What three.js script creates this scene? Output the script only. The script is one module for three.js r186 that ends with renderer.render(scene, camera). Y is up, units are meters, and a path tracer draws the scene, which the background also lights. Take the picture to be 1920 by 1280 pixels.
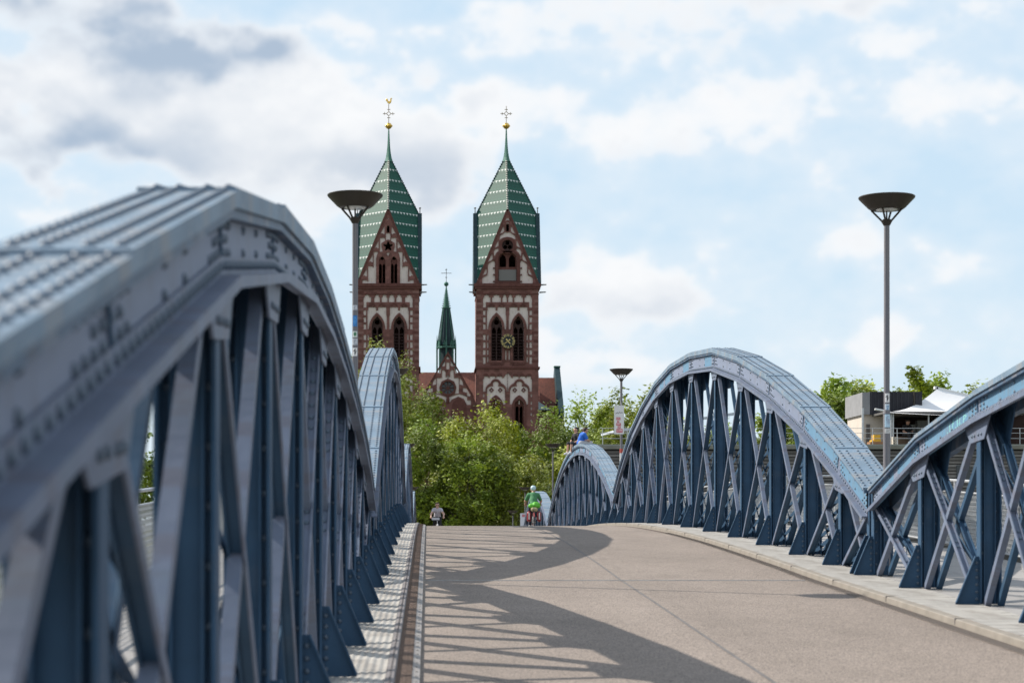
import * as THREE from 'three';
import { mergeGeometries } from 'three/addons/utils/BufferGeometryUtils.js';
import { TextGeometry } from 'three/addons/geometries/TextGeometry.js';
import { FontLoader } from 'three/addons/loaders/FontLoader.js';

// ------------------------------------------------------------------ camera, sky, sun, exposure
// The bridge runs along -Z ("D" = metres ahead of the camera). Eye height is EYE above the street.
const EYE = 6;
const F = 3600;                                     // focal length in pixels of a 1920 x 1280 frame
const scene = new THREE.Scene();
const camera = new THREE.PerspectiveCamera(2 * Math.atan(640 / F) * 180 / Math.PI, 1.5, 0.2, 4000);
camera.position.set(0, EYE, 0);
camera.lookAt(0, EYE, -100);
camera.setViewOffset(1920, 1280, 158, -345, 1920, 1280);   // shift lens: verticals stay vertical
camera.focus = 55;
camera.userData.fStop = 2.7;
const renderer = new THREE.WebGLRenderer();
renderer.toneMapping = THREE.LinearToneMapping;
renderer.toneMappingExposure = 1.32;
renderer.shadowMap.enabled = true;

const SUN = new THREE.Vector3(-0.697, 0.632, -0.339).normalize();
const sun = new THREE.DirectionalLight(new THREE.Color(1.0, 0.93, 0.83), 5.0);
sun.position.copy(SUN).multiplyScalar(160).add(new THREE.Vector3(0, 0, -60));
sun.target.position.set(0, 0, -60);
sun.castShadow = true;
sun.shadow.camera.left = -120; sun.shadow.camera.right = 120; sun.shadow.camera.top = 120; sun.shadow.camera.bottom = -120;
sun.shadow.camera.far = 500; sun.shadow.mapSize.set(4096, 4096);
scene.add(sun, sun.target);

// ------------------------------------------------------------------ noise
function rng(seed) { let a = seed >>> 0; return () => { a = (a + 0x6D2B79F5) >>> 0; let t = a; t = Math.imul(t ^ (t >>> 15), t | 1); t ^= t + Math.imul(t ^ (t >>> 7), t | 61); return ((t ^ (t >>> 14)) >>> 0) / 4294967296; }; }
const PERM = new Uint8Array(512); { const r = rng(7); const p = [...Array(256).keys()]; for (let i = 255; i > 0; i--) { const j = Math.floor(r() * (i + 1)); [p[i], p[j]] = [p[j], p[i]]; } for (let i = 0; i < 512; i++) PERM[i] = p[i & 255]; }
const VAL = new Float32Array(256); { const r = rng(11); for (let i = 0; i < 256; i++) VAL[i] = r(); }
const fade = t => t * t * (3 - 2 * t), mix = (a, b, t) => a + (b - a) * t, clamp = (x, a = 0, b = 1) => x < a ? a : x > b ? b : x;
const sstep = (a, b, x) => { const t = clamp((x - a) / (b - a)); return t * t * (3 - 2 * t); };
function n2(x, y, per = 256) {                      // periodic value noise
  const xi = Math.floor(x), yi = Math.floor(y), u = fade(x - xi), v = fade(y - yi);
  const m = k => ((k % per) + per) % per;
  const h = (a, b) => VAL[PERM[(PERM[m(a) & 255] + m(b)) & 255]];
  return mix(mix(h(xi, yi), h(xi + 1, yi), u), mix(h(xi, yi + 1), h(xi + 1, yi + 1), u), v);
}
function fbm2(x, y, oct = 4, per = 256) { let s = 0, a = 0.5, t = 0; for (let i = 0; i < oct; i++) { s += a * n2(x, y, per); t += a; a *= 0.5; x *= 2; y *= 2; per *= 2; } return s / t; }
const DEG = Math.PI / 180;

// ------------------------------------------------------------------ sky: pale summer air with broken cumulus all round
function makeSky() {
  const W = 4096, H = 2048, data = new Float32Array(W * H * 4);
  const blobs = [], R = rng(21);
  // clouds of the picture (azimuth and height in degrees, radii, weight, greyness of the core)
  const at = (px, py, rx, ry, w, g = 0) => blobs.push([Math.atan((px - 802) / F) / DEG, Math.atan((985 - py) / F) / DEG, rx / 62.8, ry / 62.8, w, g]);
  at(120, 60, 240, 95, 1.1, 0.7); at(320, 95, 170, 60, 1.1, 1.0); at(20, 170, 110, 60, 1.0, 0.3);
  at(150, 190, 170, 55, 1.0, 0.15); at(390, 215, 140, 60, 1.1, 0.1); at(250, 300, 210, 55, 1.2, 0.95); at(40, 280, 130, 60, 1.0, 0.65);
  at(470, 290, 150, 70, 1.0, 0.25); at(620, 215, 130, 55, 0.9, 0.0); at(760, 215, 95, 50, 1.2, 0.05); at(790, 275, 120, 70, 1.1, 0.55); at(600, 330, 170, 55, 0.8, 0.3);
  at(860, 330, 130, 55, 0.7, 0.35); at(80, 395, 130, 35, 0.6, 0.05); at(920, 215, 90, 45, 0.7, 0.05);
  at(1130, 215, 170, 60, 0.8, 0.05); at(1330, 215, 170, 65, 0.85, 0.15); at(1250, 290, 220, 45, 0.6, 0.25); at(1560, 205, 200, 50, 0.55, 0.1); at(1780, 190, 150, 70, 0.85, 0.1); at(1880, 250, 150, 60, 0.6, 0.2);
  at(690, 70, 220, 40, 0.6, 0.1); at(980, 70, 150, 45, 0.65, 0.1); at(1250, 20, 300, 35, 0.5, 0.15); at(1600, 40, 260, 45, 0.55, 0.2); at(1850, 60, 160, 45, 0.45, 0.1);
  at(1205, 520, 120, 45, 1.1, 0.1); at(1250, 570, 160, 45, 0.75, 0.3); at(1120, 550, 80, 45, 0.7, 0.1);
  at(1560, 510, 110, 45, 0.7, 0.1); at(1770, 500, 110, 50, 0.8, 0.1); at(1620, 665, 60, 35, 0.9, 0.1); at(1590, 380, 70, 40, 0.3, 0);
  at(1140, 690, 160, 45, 0.6, 0.05); at(880, 690, 130, 40, 0.4, 0.05); at(1450, 640, 160, 40, 0.3, 0.1); at(1850, 620, 120, 45, 0.45, 0.15); at(560, 420, 110, 45, 0.3, 0.1);
  // the same weather in every other direction
  for (let i = 0; i < 520; i++) {
    const az = -180 + 360 * R(), el = 1 + 62 * Math.pow(R(), 1.5);
    const s = 0.5 + el / 22, rx = (1.6 + 3.2 * R()) * s, ry = (0.7 + 0.8 * R()) * s, w = 0.5 + 0.7 * R(), g = R() * R() * 0.9;
    if (az > -15 - rx && az < 20 + rx && el < 17 + ry) continue;
    blobs.push([az, el, rx, ry, w, g]);
  }
  const GX = 72, bins = Array.from({ length: GX }, () => []);
  blobs.forEach(b => { for (let k = -8; k <= 8; k++) { const az = b[0] + k * 2.5; if (Math.abs(k * 2.5) <= b[2] * 2.4 + 5) { const i = ((Math.floor((az + 180) / 5) % GX) + GX) % GX; if (!bins[i].includes(b)) bins[i].push(b); } } });
  const h3 = (a, b, c) => VAL[PERM[(PERM[(PERM[a & 255] + b) & 255] + c) & 255]];
  const n3 = (x, y, z) => { const xi = Math.floor(x), yi = Math.floor(y), zi = Math.floor(z), u = fade(x - xi), v = fade(y - yi), w = fade(z - zi);
    return mix(mix(mix(h3(xi, yi, zi), h3(xi + 1, yi, zi), u), mix(h3(xi, yi + 1, zi), h3(xi + 1, yi + 1, zi), u), v), mix(mix(h3(xi, yi, zi + 1), h3(xi + 1, yi, zi + 1), u), mix(h3(xi, yi + 1, zi + 1), h3(xi + 1, yi + 1, zi + 1), u), v), w); };
  for (let row = H / 2 - 2; row < H; row++) {
    const up = ((row + 0.5) / H - 0.5) * Math.PI, y = Math.sin(up), c = Math.cos(up), el = up / DEG;
    const oct = el < 24 ? 7 : el < 50 ? 5 : 4;
    for (let col = 0; col < W; col++) {
      const th = ((col + 0.5) / W - 0.5) * 2 * Math.PI, x = Math.cos(th) * c, z = Math.sin(th) * c;
      let az = Math.atan2(x, -z) / DEG, ev = el;
      let s = 0, a = 0.5, k = 20, ridge = 0;
      for (let i = 0; i < oct; i++) { const v = n3(x * k + 40 + i * 7, y * k * 1.7 + 80, z * k + 60); s += a * (v - 0.5); if (i < 5) ridge += a * Math.abs(v - 0.5); a *= 0.64; k *= 2.07; }
      { const w1 = n3(x * 34 + 5, y * 50 + 9, z * 34 + 3) - 0.5 + 0.5 * (n3(x * 90 + 15, y * 120 + 9, z * 90) - 0.5), w2 = n3(x * 34 + 55, y * 50 + 29, z * 34 + 13) - 0.5 + 0.5 * (n3(x * 90 + 1, y * 120 + 2, z * 90 + 7) - 0.5), m = 0.6 + el / 22; az += w1 * 2.8 * m; ev += w2 * 1.4 * m; }
      const bi = ((Math.floor((az + 180) / 5) % GX) + GX) % GX;
      let d = 0, gs = 0, gw = 1e-4, under = 0;
      for (const b of bins[bi]) { let da = Math.abs(az - b[0]); if (da > 180) da = 360 - da; const q = (da / b[2]) ** 2 + ((ev - b[1]) / b[3]) ** 2; if (q > 6) continue; const e = b[4] * Math.exp(-q * 0.9); d += e * (1 - d * 0.35); gs += e * b[5]; gw += e; under += e * clamp((b[1] - ev) / b[3] * 0.5 + 0.3); }
      const vv = d * 0.95 + s * 1.7 + ridge * 0.4 - 0.1, dens = 0.72 * sstep(0.26, 1.05, vv) + 0.28 * sstep(0.46, 0.62, vv);
      const veil = clamp(0.24 + d * 0.6 + s * 1.3);
      const cov = clamp(dens + veil * 0.62 * (1 - dens));
      const grey = clamp((gs / gw) * 1.35 * sstep(0.35, 1.45, d + s * 1.2) + 0.10 * under / gw * dens + (s * 0.6 - 0.13) * dens);
      // air
      const t = clamp(el / 70), hz = Math.exp(-el / 5);
      const sk = [mix(0.665, 0.34, t) + 0.10 * hz, mix(0.845, 0.59, t) + 0.06 * hz, mix(0.985, 0.93, t)];
      const sp = Math.max(0, x * SUN.x + y * SUN.y + z * SUN.z), glow = 0.32 * Math.pow(sp, 6);
      const o = (row * W + col) * 4;
      const wl = 1.0 + glow * 0.8;
      const cl = [mix(wl * 0.985, 0.455, grey), mix(wl * 1.0, 0.56, grey), mix(wl * 1.02, 0.70, grey)];
      for (let q = 0; q < 3; q++) data[o + q] = 0.73 * mix(sk[q] + glow * 0.4, cl[q], cov);
      data[o + 3] = 1;
    }
  }
  for (let row = 0; row < H / 2 - 2; row++) for (let col = 0; col < W; col++) { const o = (row * W + col) * 4; data[o] = 0.36; data[o + 1] = 0.40; data[o + 2] = 0.44; data[o + 3] = 1; }
  const t = new THREE.DataTexture(data, W, H, THREE.RGBAFormat, THREE.FloatType);
  t.mapping = THREE.EquirectangularReflectionMapping; t.magFilter = t.minFilter = THREE.LinearFilter; t.needsUpdate = true;
  return t;
}
const skyTex = makeSky();
scene.background = skyTex;
scene.environment = skyTex;

// ------------------------------------------------------------------ helpers
const taken = new Map();
function numbered(n) { const k = taken.get(n) ?? 0; taken.set(n, k + 1); return k ? n + '_' + String(k).padStart(3, '0') : n; }
const BASE = new WeakMap();
function thing(name, label, category, base = [0, 0, 0], group) {
  const g = new THREE.Group(); g.name = numbered(name); g.position.set(...base); g.userData = { label, category };
  if (group) g.userData.group = group;
  scene.add(g); BASE.set(g, base); return g;
}
function part(parent, name, geo, mat, label) {      // geometry in world coordinates
  const b = BASE.get(parent); geo.translate(-b[0], -b[1], -b[2]);
  const m = new THREE.Mesh(geo, mat); m.name = name; m.castShadow = m.receiveShadow = true;
  if (label) m.userData.label = label;
  parent.add(m); BASE.set(m, b); return m;
}
function structure(name, geo, mat, label, category) {
  const m = new THREE.Mesh(geo, mat); m.name = numbered(name); m.userData = { kind: 'structure', label, category }; m.castShadow = m.receiveShadow = true;
  scene.add(m); BASE.set(m, [0, 0, 0]); return m;
}
const V = (x, y, z) => new THREE.Vector3(x, y, z);
const W3 = (X, h, D) => V(X, EYE + h, -D);

function flat(tris, uvs) {                           // tris: array of Vector3 (3 per face)
  const p = new Float32Array(tris.length * 3), u = new Float32Array(tris.length * 2);
  tris.forEach((v, i) => { p[i * 3] = v.x; p[i * 3 + 1] = v.y; p[i * 3 + 2] = v.z; u[i * 2] = uvs[i][0]; u[i * 2 + 1] = uvs[i][1]; });
  const g = new THREE.BufferGeometry(); g.setAttribute('position', new THREE.BufferAttribute(p, 3)); g.setAttribute('uv', new THREE.BufferAttribute(u, 2)); g.computeVertexNormals(); return g;
}
// convex polygon loop A (world points) joined to loop B
function loft(A, B, norm) {
  const n = A.length, t = [], u = [];
  const c = A.reduce((s, v) => s.add(v), V(0, 0, 0)).add(B.reduce((s, v) => s.add(v), V(0, 0, 0))).multiplyScalar(1 / (2 * n));
  const tri = (a, b, d, ua, ub, ud) => {
    const nn = V().subVectors(b, a).cross(V().subVectors(d, a)), m = V().addVectors(a, b).add(d).multiplyScalar(1 / 3).sub(c);
    if (nn.dot(m) < 0) { t.push(a, d, b); u.push(ua, ud, ub); } else { t.push(a, b, d); u.push(ua, ub, ud); }
  };
  const e = V().subVectors(A[1], A[0]).normalize(), nrm = V().subVectors(A[1], A[0]).cross(V().subVectors(A[2], A[0])).normalize(), f = V().crossVectors(nrm, e);
  const q = norm ? [[0, 1], [1, 1], [1, 0], [0, 0]] : A.map(v => { const d = V().subVectors(v, A[0]); return [d.dot(e), d.dot(f)]; });
  for (let i = 1; i < n - 1; i++) { tri(A[0], A[i], A[i + 1], q[0], q[i], q[i + 1]); tri(B[0], B[i], B[i + 1], q[0], q[i], q[i + 1]); }
  let run = 0;
  for (let i = 0; i < n; i++) { const j = (i + 1) % n, L = A[i].distanceTo(A[j]), w = A[i].distanceTo(B[i]); const a = norm ? [0.02, 0.02] : [run, 0], b = norm ? [0.04, 0.02] : [run + L, 0], cc = norm ? [0.04, 0.04] : [run + L, w], d = norm ? [0.02, 0.04] : [run, w]; tri(A[i], A[j], B[j], a, b, cc); tri(A[i], B[j], B[i], a, cc, d); run += L; }
  return flat(t, u);
}
const prismX = (x0, x1, pts, norm) => loft(pts.map(([D, h]) => W3(x0, h, D)), pts.map(([D, h]) => W3(x1, h, D)), norm);
const prismD = (D0, D1, pts) => loft(pts.map(([X, h]) => W3(X, h, D0)), pts.map(([X, h]) => W3(X, h, D1)));
const box = (x0, x1, h0, h1, D0, D1) => prismX(x0, x1, [[D0, h0], [D1, h0], [D1, h1], [D0, h1]]);
function barYZ(p, q, x0, x1, n0, n1) { const d = [q[0] - p[0], q[1] - p[1]], L = Math.hypot(...d), n = [-d[1] / L, d[0] / L]; return prismX(x0, x1, [[p[0] + n[0] * n0, p[1] + n[1] * n0], [q[0] + n[0] * n0, q[1] + n[1] * n0], [q[0] + n[0] * n1, q[1] + n[1] * n1], [p[0] + n[0] * n1, p[1] + n[1] * n1]]); }
function barXY(p, q, D0, D1, w) { const d = [q[0] - p[0], q[1] - p[1]], L = Math.hypot(...d), n = [-d[1] / L * w / 2, d[0] / L * w / 2]; return prismD(D0, D1, [[p[0] + n[0], p[1] + n[1]], [q[0] + n[0], q[1] + n[1]], [q[0] - n[0], q[1] - n[1]], [p[0] - n[0], p[1] - n[1]]]); }
function tube(a, b, r0, r1 = r0, seg = 10) { const L = a.distanceTo(b), g = new THREE.CylinderGeometry(r1, r0, L, seg); g.applyQuaternion(new THREE.Quaternion().setFromUnitVectors(V(0, 1, 0), V().subVectors(b, a).normalize())); g.translate((a.x + b.x) / 2, (a.y + b.y) / 2, (a.z + b.z) / 2); return g; }
function curveTube(pts, r, seg = 24, rad = 8, closed = false) { return new THREE.TubeGeometry(new THREE.CatmullRomCurve3(pts, closed), seg, r, rad, closed); }
const strip = g => { const o = g.index ? g.toNonIndexed() : g; for (const k of Object.keys(o.attributes)) if (!['position', 'normal', 'uv'].includes(k)) o.deleteAttribute(k); return o; };
const merge = gs => mergeGeometries(gs.map(strip));
function ball(p, r, sx = 1, sy = 1, sz = 1, a = 14, b = 10) { const g = new THREE.SphereGeometry(r, a, b); g.scale(sx, sy, sz); g.translate(p.x, p.y, p.z); return g; }

// ------------------------------------------------------------------ textures and materials
function tex(w, h, fn, { srgb = true, rep = [1, 1], clampEdge = false } = {}) {   // fn -> [r,g,b] linear albedo (or grey)
  const d = new Uint8Array(w * h * 4), enc = x => { x = clamp(x); return Math.round(255 * (srgb ? (x <= 0.0031308 ? 12.92 * x : 1.055 * Math.pow(x, 1 / 2.4) - 0.055) : x)); };
  for (let y = 0; y < h; y++) for (let x = 0; x < w; x++) { const c = fn(x / w, y / h), o = (y * w + x) * 4; d[o] = enc(c[0]); d[o + 1] = enc(c[1]); d[o + 2] = enc(c[2]); d[o + 3] = 255; }
  const t = new THREE.DataTexture(d, w, h, THREE.RGBAFormat); t.colorSpace = srgb ? THREE.SRGBColorSpace : THREE.NoColorSpace;
  t.wrapS = t.wrapT = clampEdge ? THREE.ClampToEdgeWrapping : THREE.RepeatWrapping; t.magFilter = THREE.LinearFilter; t.minFilter = THREE.LinearMipmapLinearFilter; t.generateMipmaps = true; t.repeat.set(...rep); t.needsUpdate = true; return t;
}
const fineBump = tex(256, 256, (u, v) => { const g = fbm2(u * 24, v * 24, 4, 24); return [g, g, g]; }, { srgb: false });
function mat(rgb, o = {}) { const m = new THREE.MeshStandardMaterial({ roughness: o.rough ?? 0.7, metalness: o.metal ?? 0, ...(o.p ?? {}) }); m.color.setRGB(...rgb); if (o.bump) { m.bumpMap = fineBump; m.bumpScale = o.bump; } return m; }
let TONE = 0.8;                                       // how dark the weathered bridge surfaces are over their swatches
function mottled(rgb, amp, freq, { stain = null, amt = 0, rough = 0.6, bump = 0.002, rep = [0.5, 0.5], size = 256, chips = 0, rust = 0 } = {}) {
  const tone = TONE, t = tex(size, size, (u, v) => {
    const a = fbm2(u * freq, v * freq, 5, freq), b = fbm2(u * freq * 4 + 3, v * freq * 4, 3, freq * 4), k = 1 + amp * (a - 0.5) * 2 + amp * 0.5 * (b - 0.5);
    let c = rgb.map(x => x * k * tone);
    if (stain) { const s = amt * sstep(0.56, 0.72, fbm2(u * freq * 2 + 9, v * freq * 0.5 + 5, 4, freq * 2)); c = c.map((x, i) => mix(x, stain[i] * tone, s)); }
    if (rust) { const q = rust * sstep(0.60, 0.74, fbm2(u * freq * 3 + 21, v * freq + 33, 5, freq * 3)); c = c.map((x, i) => mix(x, [0.105, 0.058, 0.036][i], q)); }
    if (chips && n2(u * 96 + 7, v * 96, 96) > 0.80 && fbm2(u * freq + 2, v * freq + 8, 3, freq) > 0.5) c = c.map((x, i) => mix(x, [0.42, 0.40, 0.39][i], chips));
    return c;
  }, { rep });
  const m = new THREE.MeshPhysicalMaterial({ map: t, roughness: rough, specularIntensity: 0.35 }); if (bump) { m.bumpMap = fineBump; m.bumpScale = bump; } return m;
}
const M = {};
M.post = mottled([0.042, 0.092, 0.162], 0.25, 6, { stain: [0.07, 0.11, 0.165], amt: 0.5, rough: 0.55 });   // blue paint of posts, feet and lacing; also stands for shade on near-half diagonals
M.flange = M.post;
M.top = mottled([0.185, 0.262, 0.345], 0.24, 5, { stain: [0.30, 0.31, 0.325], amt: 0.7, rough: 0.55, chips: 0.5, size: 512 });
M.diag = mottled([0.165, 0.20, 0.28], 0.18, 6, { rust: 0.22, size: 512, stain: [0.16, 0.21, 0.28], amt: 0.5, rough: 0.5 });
M.brace = M.post;
M.rivet = mat([0.075, 0.11, 0.155], { rough: 0.5 });
M.edge = mottled([0.085, 0.14, 0.22], 0.2, 6, { rust: 0.3, stain: [0.33, 0.34, 0.37], amt: 0.5, rough: 0.5 });
M.side = [0, 1, 2, 3, 4, 5].map(k => {                   // chord plates: chalky paint with repainted blocks where scribbles were covered
  const r = rng(100 + k), blocks = [];
  if (k === 0) blocks.push([0.03, 0.97, 0, 1]); else if (k === 1) blocks.push([0.0, 0.44, 0, 1], [0.52, 0.78, 0, 0.94]); else if (k === 2) blocks.push([0.12, 0.40, 0.05, 1]);
  const strokes = k === 4 ? [] : null; if (k === 5) blocks.length = 0;
  if (strokes) { blocks.length = 0; blocks.push([0.0, 0.9, 0, 1]); const q = rng(5); let x = 0.18; for (let i = 0; i < 5; i++) { for (let j = 0; j < 3; j++) strokes.push([x + q() * 0.06, 0.2 + q() * 0.6, x + q() * 0.06, 0.2 + q() * 0.6]); x += 0.065; } }
  const t = tex(512, 128, (u, v) => {
    const a = fbm2(u * 12, v * 4, 5, 64), k2 = 1 + 0.2 * (a - 0.5);
    let c = [0.185 * k2, 0.218 * k2, 0.298 * k2];
    const wob = 0.012 * (n2(u * 40, v * 12) - 0.5);
    for (const b of blocks) if (u + wob > b[0] && u + wob < b[1] && v + wob > b[2] && v < b[3]) { const s = 0.9 + 0.2 * fbm2(u * 10 + 4, v * 5, 3); c = [0.115 * s, 0.225 * s, 0.335 * s]; }
    if (strokes) for (const s of strokes) { const dx = s[2] - s[0], dy = s[3] - s[1], L2 = dx * dx * 16 + dy * dy, tt = clamp(((u - s[0]) * dx * 16 + (v - s[1]) * dy) / L2), ex = (u - s[0] - tt * dx) * 4, ey = v - s[1] - tt * dy; if (ex * ex + ey * ey < 0.0005) c = [0.21, 0.46, 0.45]; }
    const drip = sstep(0.62, 0.78, n2(u * 90, v * 1.5) * 0.6 + fbm2(u * 20, v * 3, 3) * 0.5); c = c.map((x, i) => mix(x, [0.15, 0.145, 0.15][i], drip * 0.35));
    return c;
  }, { clampEdge: true });
  const m = new THREE.MeshPhysicalMaterial({ map: t, roughness: 0.55, specularIntensity: 0.35 }); return m;
});
M.steel = mottled([0.36, 0.36, 0.37], 0.15, 6, { rough: 0.45 });
M.galv = mat([0.50, 0.51, 0.52], { rough: 0.4, metal: 0.5 });
M.pole = mottled([0.20, 0.195, 0.215], 0.12, 4, { stain: [0.30, 0.28, 0.27], amt: 0.6, rough: 0.5 });
M.bowl = mottled([0.062, 0.052, 0.043], 0.15, 6, { rough: 0.4 });
M.glass = mat([0.75, 0.76, 0.76], { rough: 0.25 });

// ------------------------------------------------------------------ bridge deck profile (height of the carriageway relative to the eye)
const PROF = [[-80, -2.1], [-20, -2.05], [0, -1.86], [8, -1.56], [14, -1.34], [19, -1.15], [23, -0.99], [26, -0.875], [28, -0.80], [30.7, -0.68], [33.7, -0.555], [37.3, -0.415], [40, -0.32], [45.8, -0.16], [52, -0.05], [58, -0.01], [65, -0.045], [75, -0.215], [90, -0.64], [103, -1.15], [120, -2.0], [132, -2.7], [151, -4.0], [165, -4.95], [185, -5.7], [200, -5.97]];
function road(D) {
  if (D <= PROF[0][0]) return PROF[0][1]; const n = PROF.length; if (D >= PROF[n - 1][0]) return PROF[n - 1][1];
  let i = 0; while (PROF[i + 1][0] < D) i++;
  const s = k => k <= 0 || k >= n - 1 ? 0 : (PROF[k + 1][1] - PROF[k - 1][1]) / (PROF[k + 1][0] - PROF[k - 1][0]);
  const h = PROF[i + 1][0] - PROF[i][0], t = (D - PROF[i][0]) / h, a = t * t * t, b = t * t;
  return (2 * a - 3 * b + 1) * PROF[i][1] + (a - 2 * b + t) * h * s(i) + (-2 * a + 3 * b) * PROF[i + 1][1] + (a - b) * h * s(i + 1);
}
const GRATE = 0.09;                                  // footway level over the carriageway
// a strip along the bridge: cross-section points [X, dh], from D0 to D1
function sweep(section, D0, D1, step = 1, jag = 0) {
  const n = Math.max(1, Math.round((D1 - D0) / step)), pos = [], uv = [], idx = [], m = section.length; let run = [0]; for (let j = 1; j < m; j++) run.push(run[j - 1] + Math.hypot(section[j][0] - section[j - 1][0], section[j][1] - section[j - 1][1]));
  for (let j = 0; j < m - 1; j++) for (let i = 0; i <= n; i++) { const D = mix(D0, D1, i / n), r = road(D); for (const k of [j, j + 1]) { pos.push(section[k][0], EYE + r + section[k][1], -D); uv.push(run[k] + section[0][0], D); } }
  for (let j = 0; j < m - 1; j++) for (let i = 0; i < n; i++) { const a = (j * (n + 1) + i) * 2; idx.push(a, a + 1, a + 3, a, a + 3, a + 2); }
  const g = new THREE.BufferGeometry(); g.setAttribute('position', new THREE.Float32BufferAttribute(pos, 3)); g.setAttribute('uv', new THREE.Float32BufferAttribute(uv, 2)); g.setIndex(idx); g.computeVertexNormals();
  const nn = g.attributes.normal; let upness = 0; for (let i = 0; i < nn.count; i++) upness += nn.getY(i);
  if (upness < 0) { const q = g.index.array; for (let i = 0; i < q.length; i += 3) { const t = q[i]; q[i] = q[i + 1]; q[i + 1] = t; } g.computeVertexNormals(); }
  return g;
}
// ground to the horizon
{
  const g = new THREE.PlaneGeometry(6000, 6000, 1, 1); g.rotateX(-Math.PI / 2); g.translate(0, -0.02, -400);
  const uv = g.attributes.uv; for (let i = 0; i < uv.count; i++) uv.setXY(i, uv.getX(i) * 600, uv.getY(i) * 600);
  structure('ground', g, mottled([0.13, 0.14, 0.095], 0.3, 8, { rough: 0.95, rep: [1, 1] }), 'flat ground under and beyond the bridge', 'ground');
}
const asphalt = (() => {
  const r = rng(3), S = 1024, cell = new Float32Array(S * S * 2); for (let i = 0; i < cell.length; i++) cell[i] = r();
  const t = tex(S, S, (u, v) => {
    const i = (Math.floor(v * S) * S + Math.floor(u * S)) * 2, q = cell[i], q2 = cell[((Math.floor(v * S / 5) * S) + Math.floor(u * S / 5)) * 2 + 1];
    const low = fbm2(u * 4, v * 4, 4, 4), mid = fbm2(u * 32, v * 32, 3, 32);
    let k = 0.82 + 0.16 * (low - 0.5) + 0.14 * (mid - 0.5) + 0.30 * (q - 0.5) + 0.60 * (q2 - 0.5);
    if (q > 0.985) k *= 1.6; if (q2 < 0.03) k *= 0.55;
    const w = q2 * 0.05; return [0.240 * k + w * 0.4, 0.204 * k + w * 0.28, 0.186 * k];
  }, { rep: [0.4, 0.4] });
  const b = tex(512, 512, (u, v) => { const g = fbm2(u * 128, v * 128, 2, 128); return [g, g, g]; }, { srgb: false, rep: [0.5, 0.5] });
  return new THREE.MeshPhysicalMaterial({ map: t, roughness: 0.92, specularIntensity: 0.5, bumpMap: b, bumpScale: 0.006 });
})();
const XL = -0.06, XR = 5.50;
{
  // carriageway, with slow tone changes in the aggregate from patch to patch
  const NX = 24, n = 840, pos = [], uv = [], idx = [], col = [];
  for (let i = 0; i <= n; i++) { const D = -80 + 280 * i / n; for (let j = 0; j <= NX; j++) { const X = mix(XL - 0.02, XR + 0.02, j / NX), crown = 0.0; pos.push(X, EYE + road(D) + crown, -D); uv.push(X, D); const k = 0.97 + 0.30 * (fbm2(X * 0.9 + 30, D * 0.3 + 9, 6) - 0.25) - 0.07 * sstep(0.62, 0.72, fbm2(X * 1.6 + 3, D * 0.9 + 70, 4)); col.push(k, k * 0.995, k * 0.985); } }
  for (let i = 0; i < n; i++) for (let j = 0; j < NX; j++) { const a = i * (NX + 1) + j; idx.push(a, a + 1, a + NX + 2, a, a + NX + 2, a + NX + 1); }
  const g = new THREE.BufferGeometry(); g.setAttribute('position', new THREE.Float32BufferAttribute(pos, 3)); g.setAttribute('uv', new THREE.Float32BufferAttribute(uv, 2)); g.setAttribute('color', new THREE.Float32BufferAttribute(col, 3)); g.setIndex(idx); g.computeVertexNormals();
  const m = asphalt.clone(); m.vertexColors = true;
  const rd = structure('road', g, m, 'beige asphalt carriageway humped over the bridge', 'road');
  const seam = mottled([0.19, 0.18, 0.178], 0.35, 8, { rough: 0.8 }), tar = mottled([0.17, 0.155, 0.145], 0.3, 8, { rough: 0.7 });
  part(rd, 'centre_seam', sweep([[2.805, 0.004], [2.83, 0.004]], -5, 120, 1), seam, 'pale joint running along the middle of the road');
  part(rd, 'centre_seam', sweep([[2.831, 0.004], [2.84, 0.004]], -5, 120, 1), tar);
  part(rd, 'expansion_joint', box(XL, XR, road(28) - 0.05, road(28) + 0.007, 27.93, 28.0), mottled([0.50, 0.49, 0.48], 0.2, 8, { rough: 0.5 }), 'steel joint strip across the road');
  part(rd, 'expansion_joint', box(XL, XR, road(28) - 0.05, road(28) + 0.005, 28.02, 28.07), tar);
  part(rd, 'expansion_joint', box(XL, XR, road(66.4) - 0.05, road(66.4) + 0.007, 66.35, 66.45), tar);
}
// deck slab under everything
structure('bridge_deck', merge([sweep([[-4.1, -0.04], [-4.1, -0.6], [9.6, -0.6], [9.6, -0.04]], -10, 166, 2), sweep([[-4.1, -0.05], [9.6, -0.05]], -10, 166, 2)]), M.post, 'steel deck carrying the road and footways', 'bridge deck');
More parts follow.
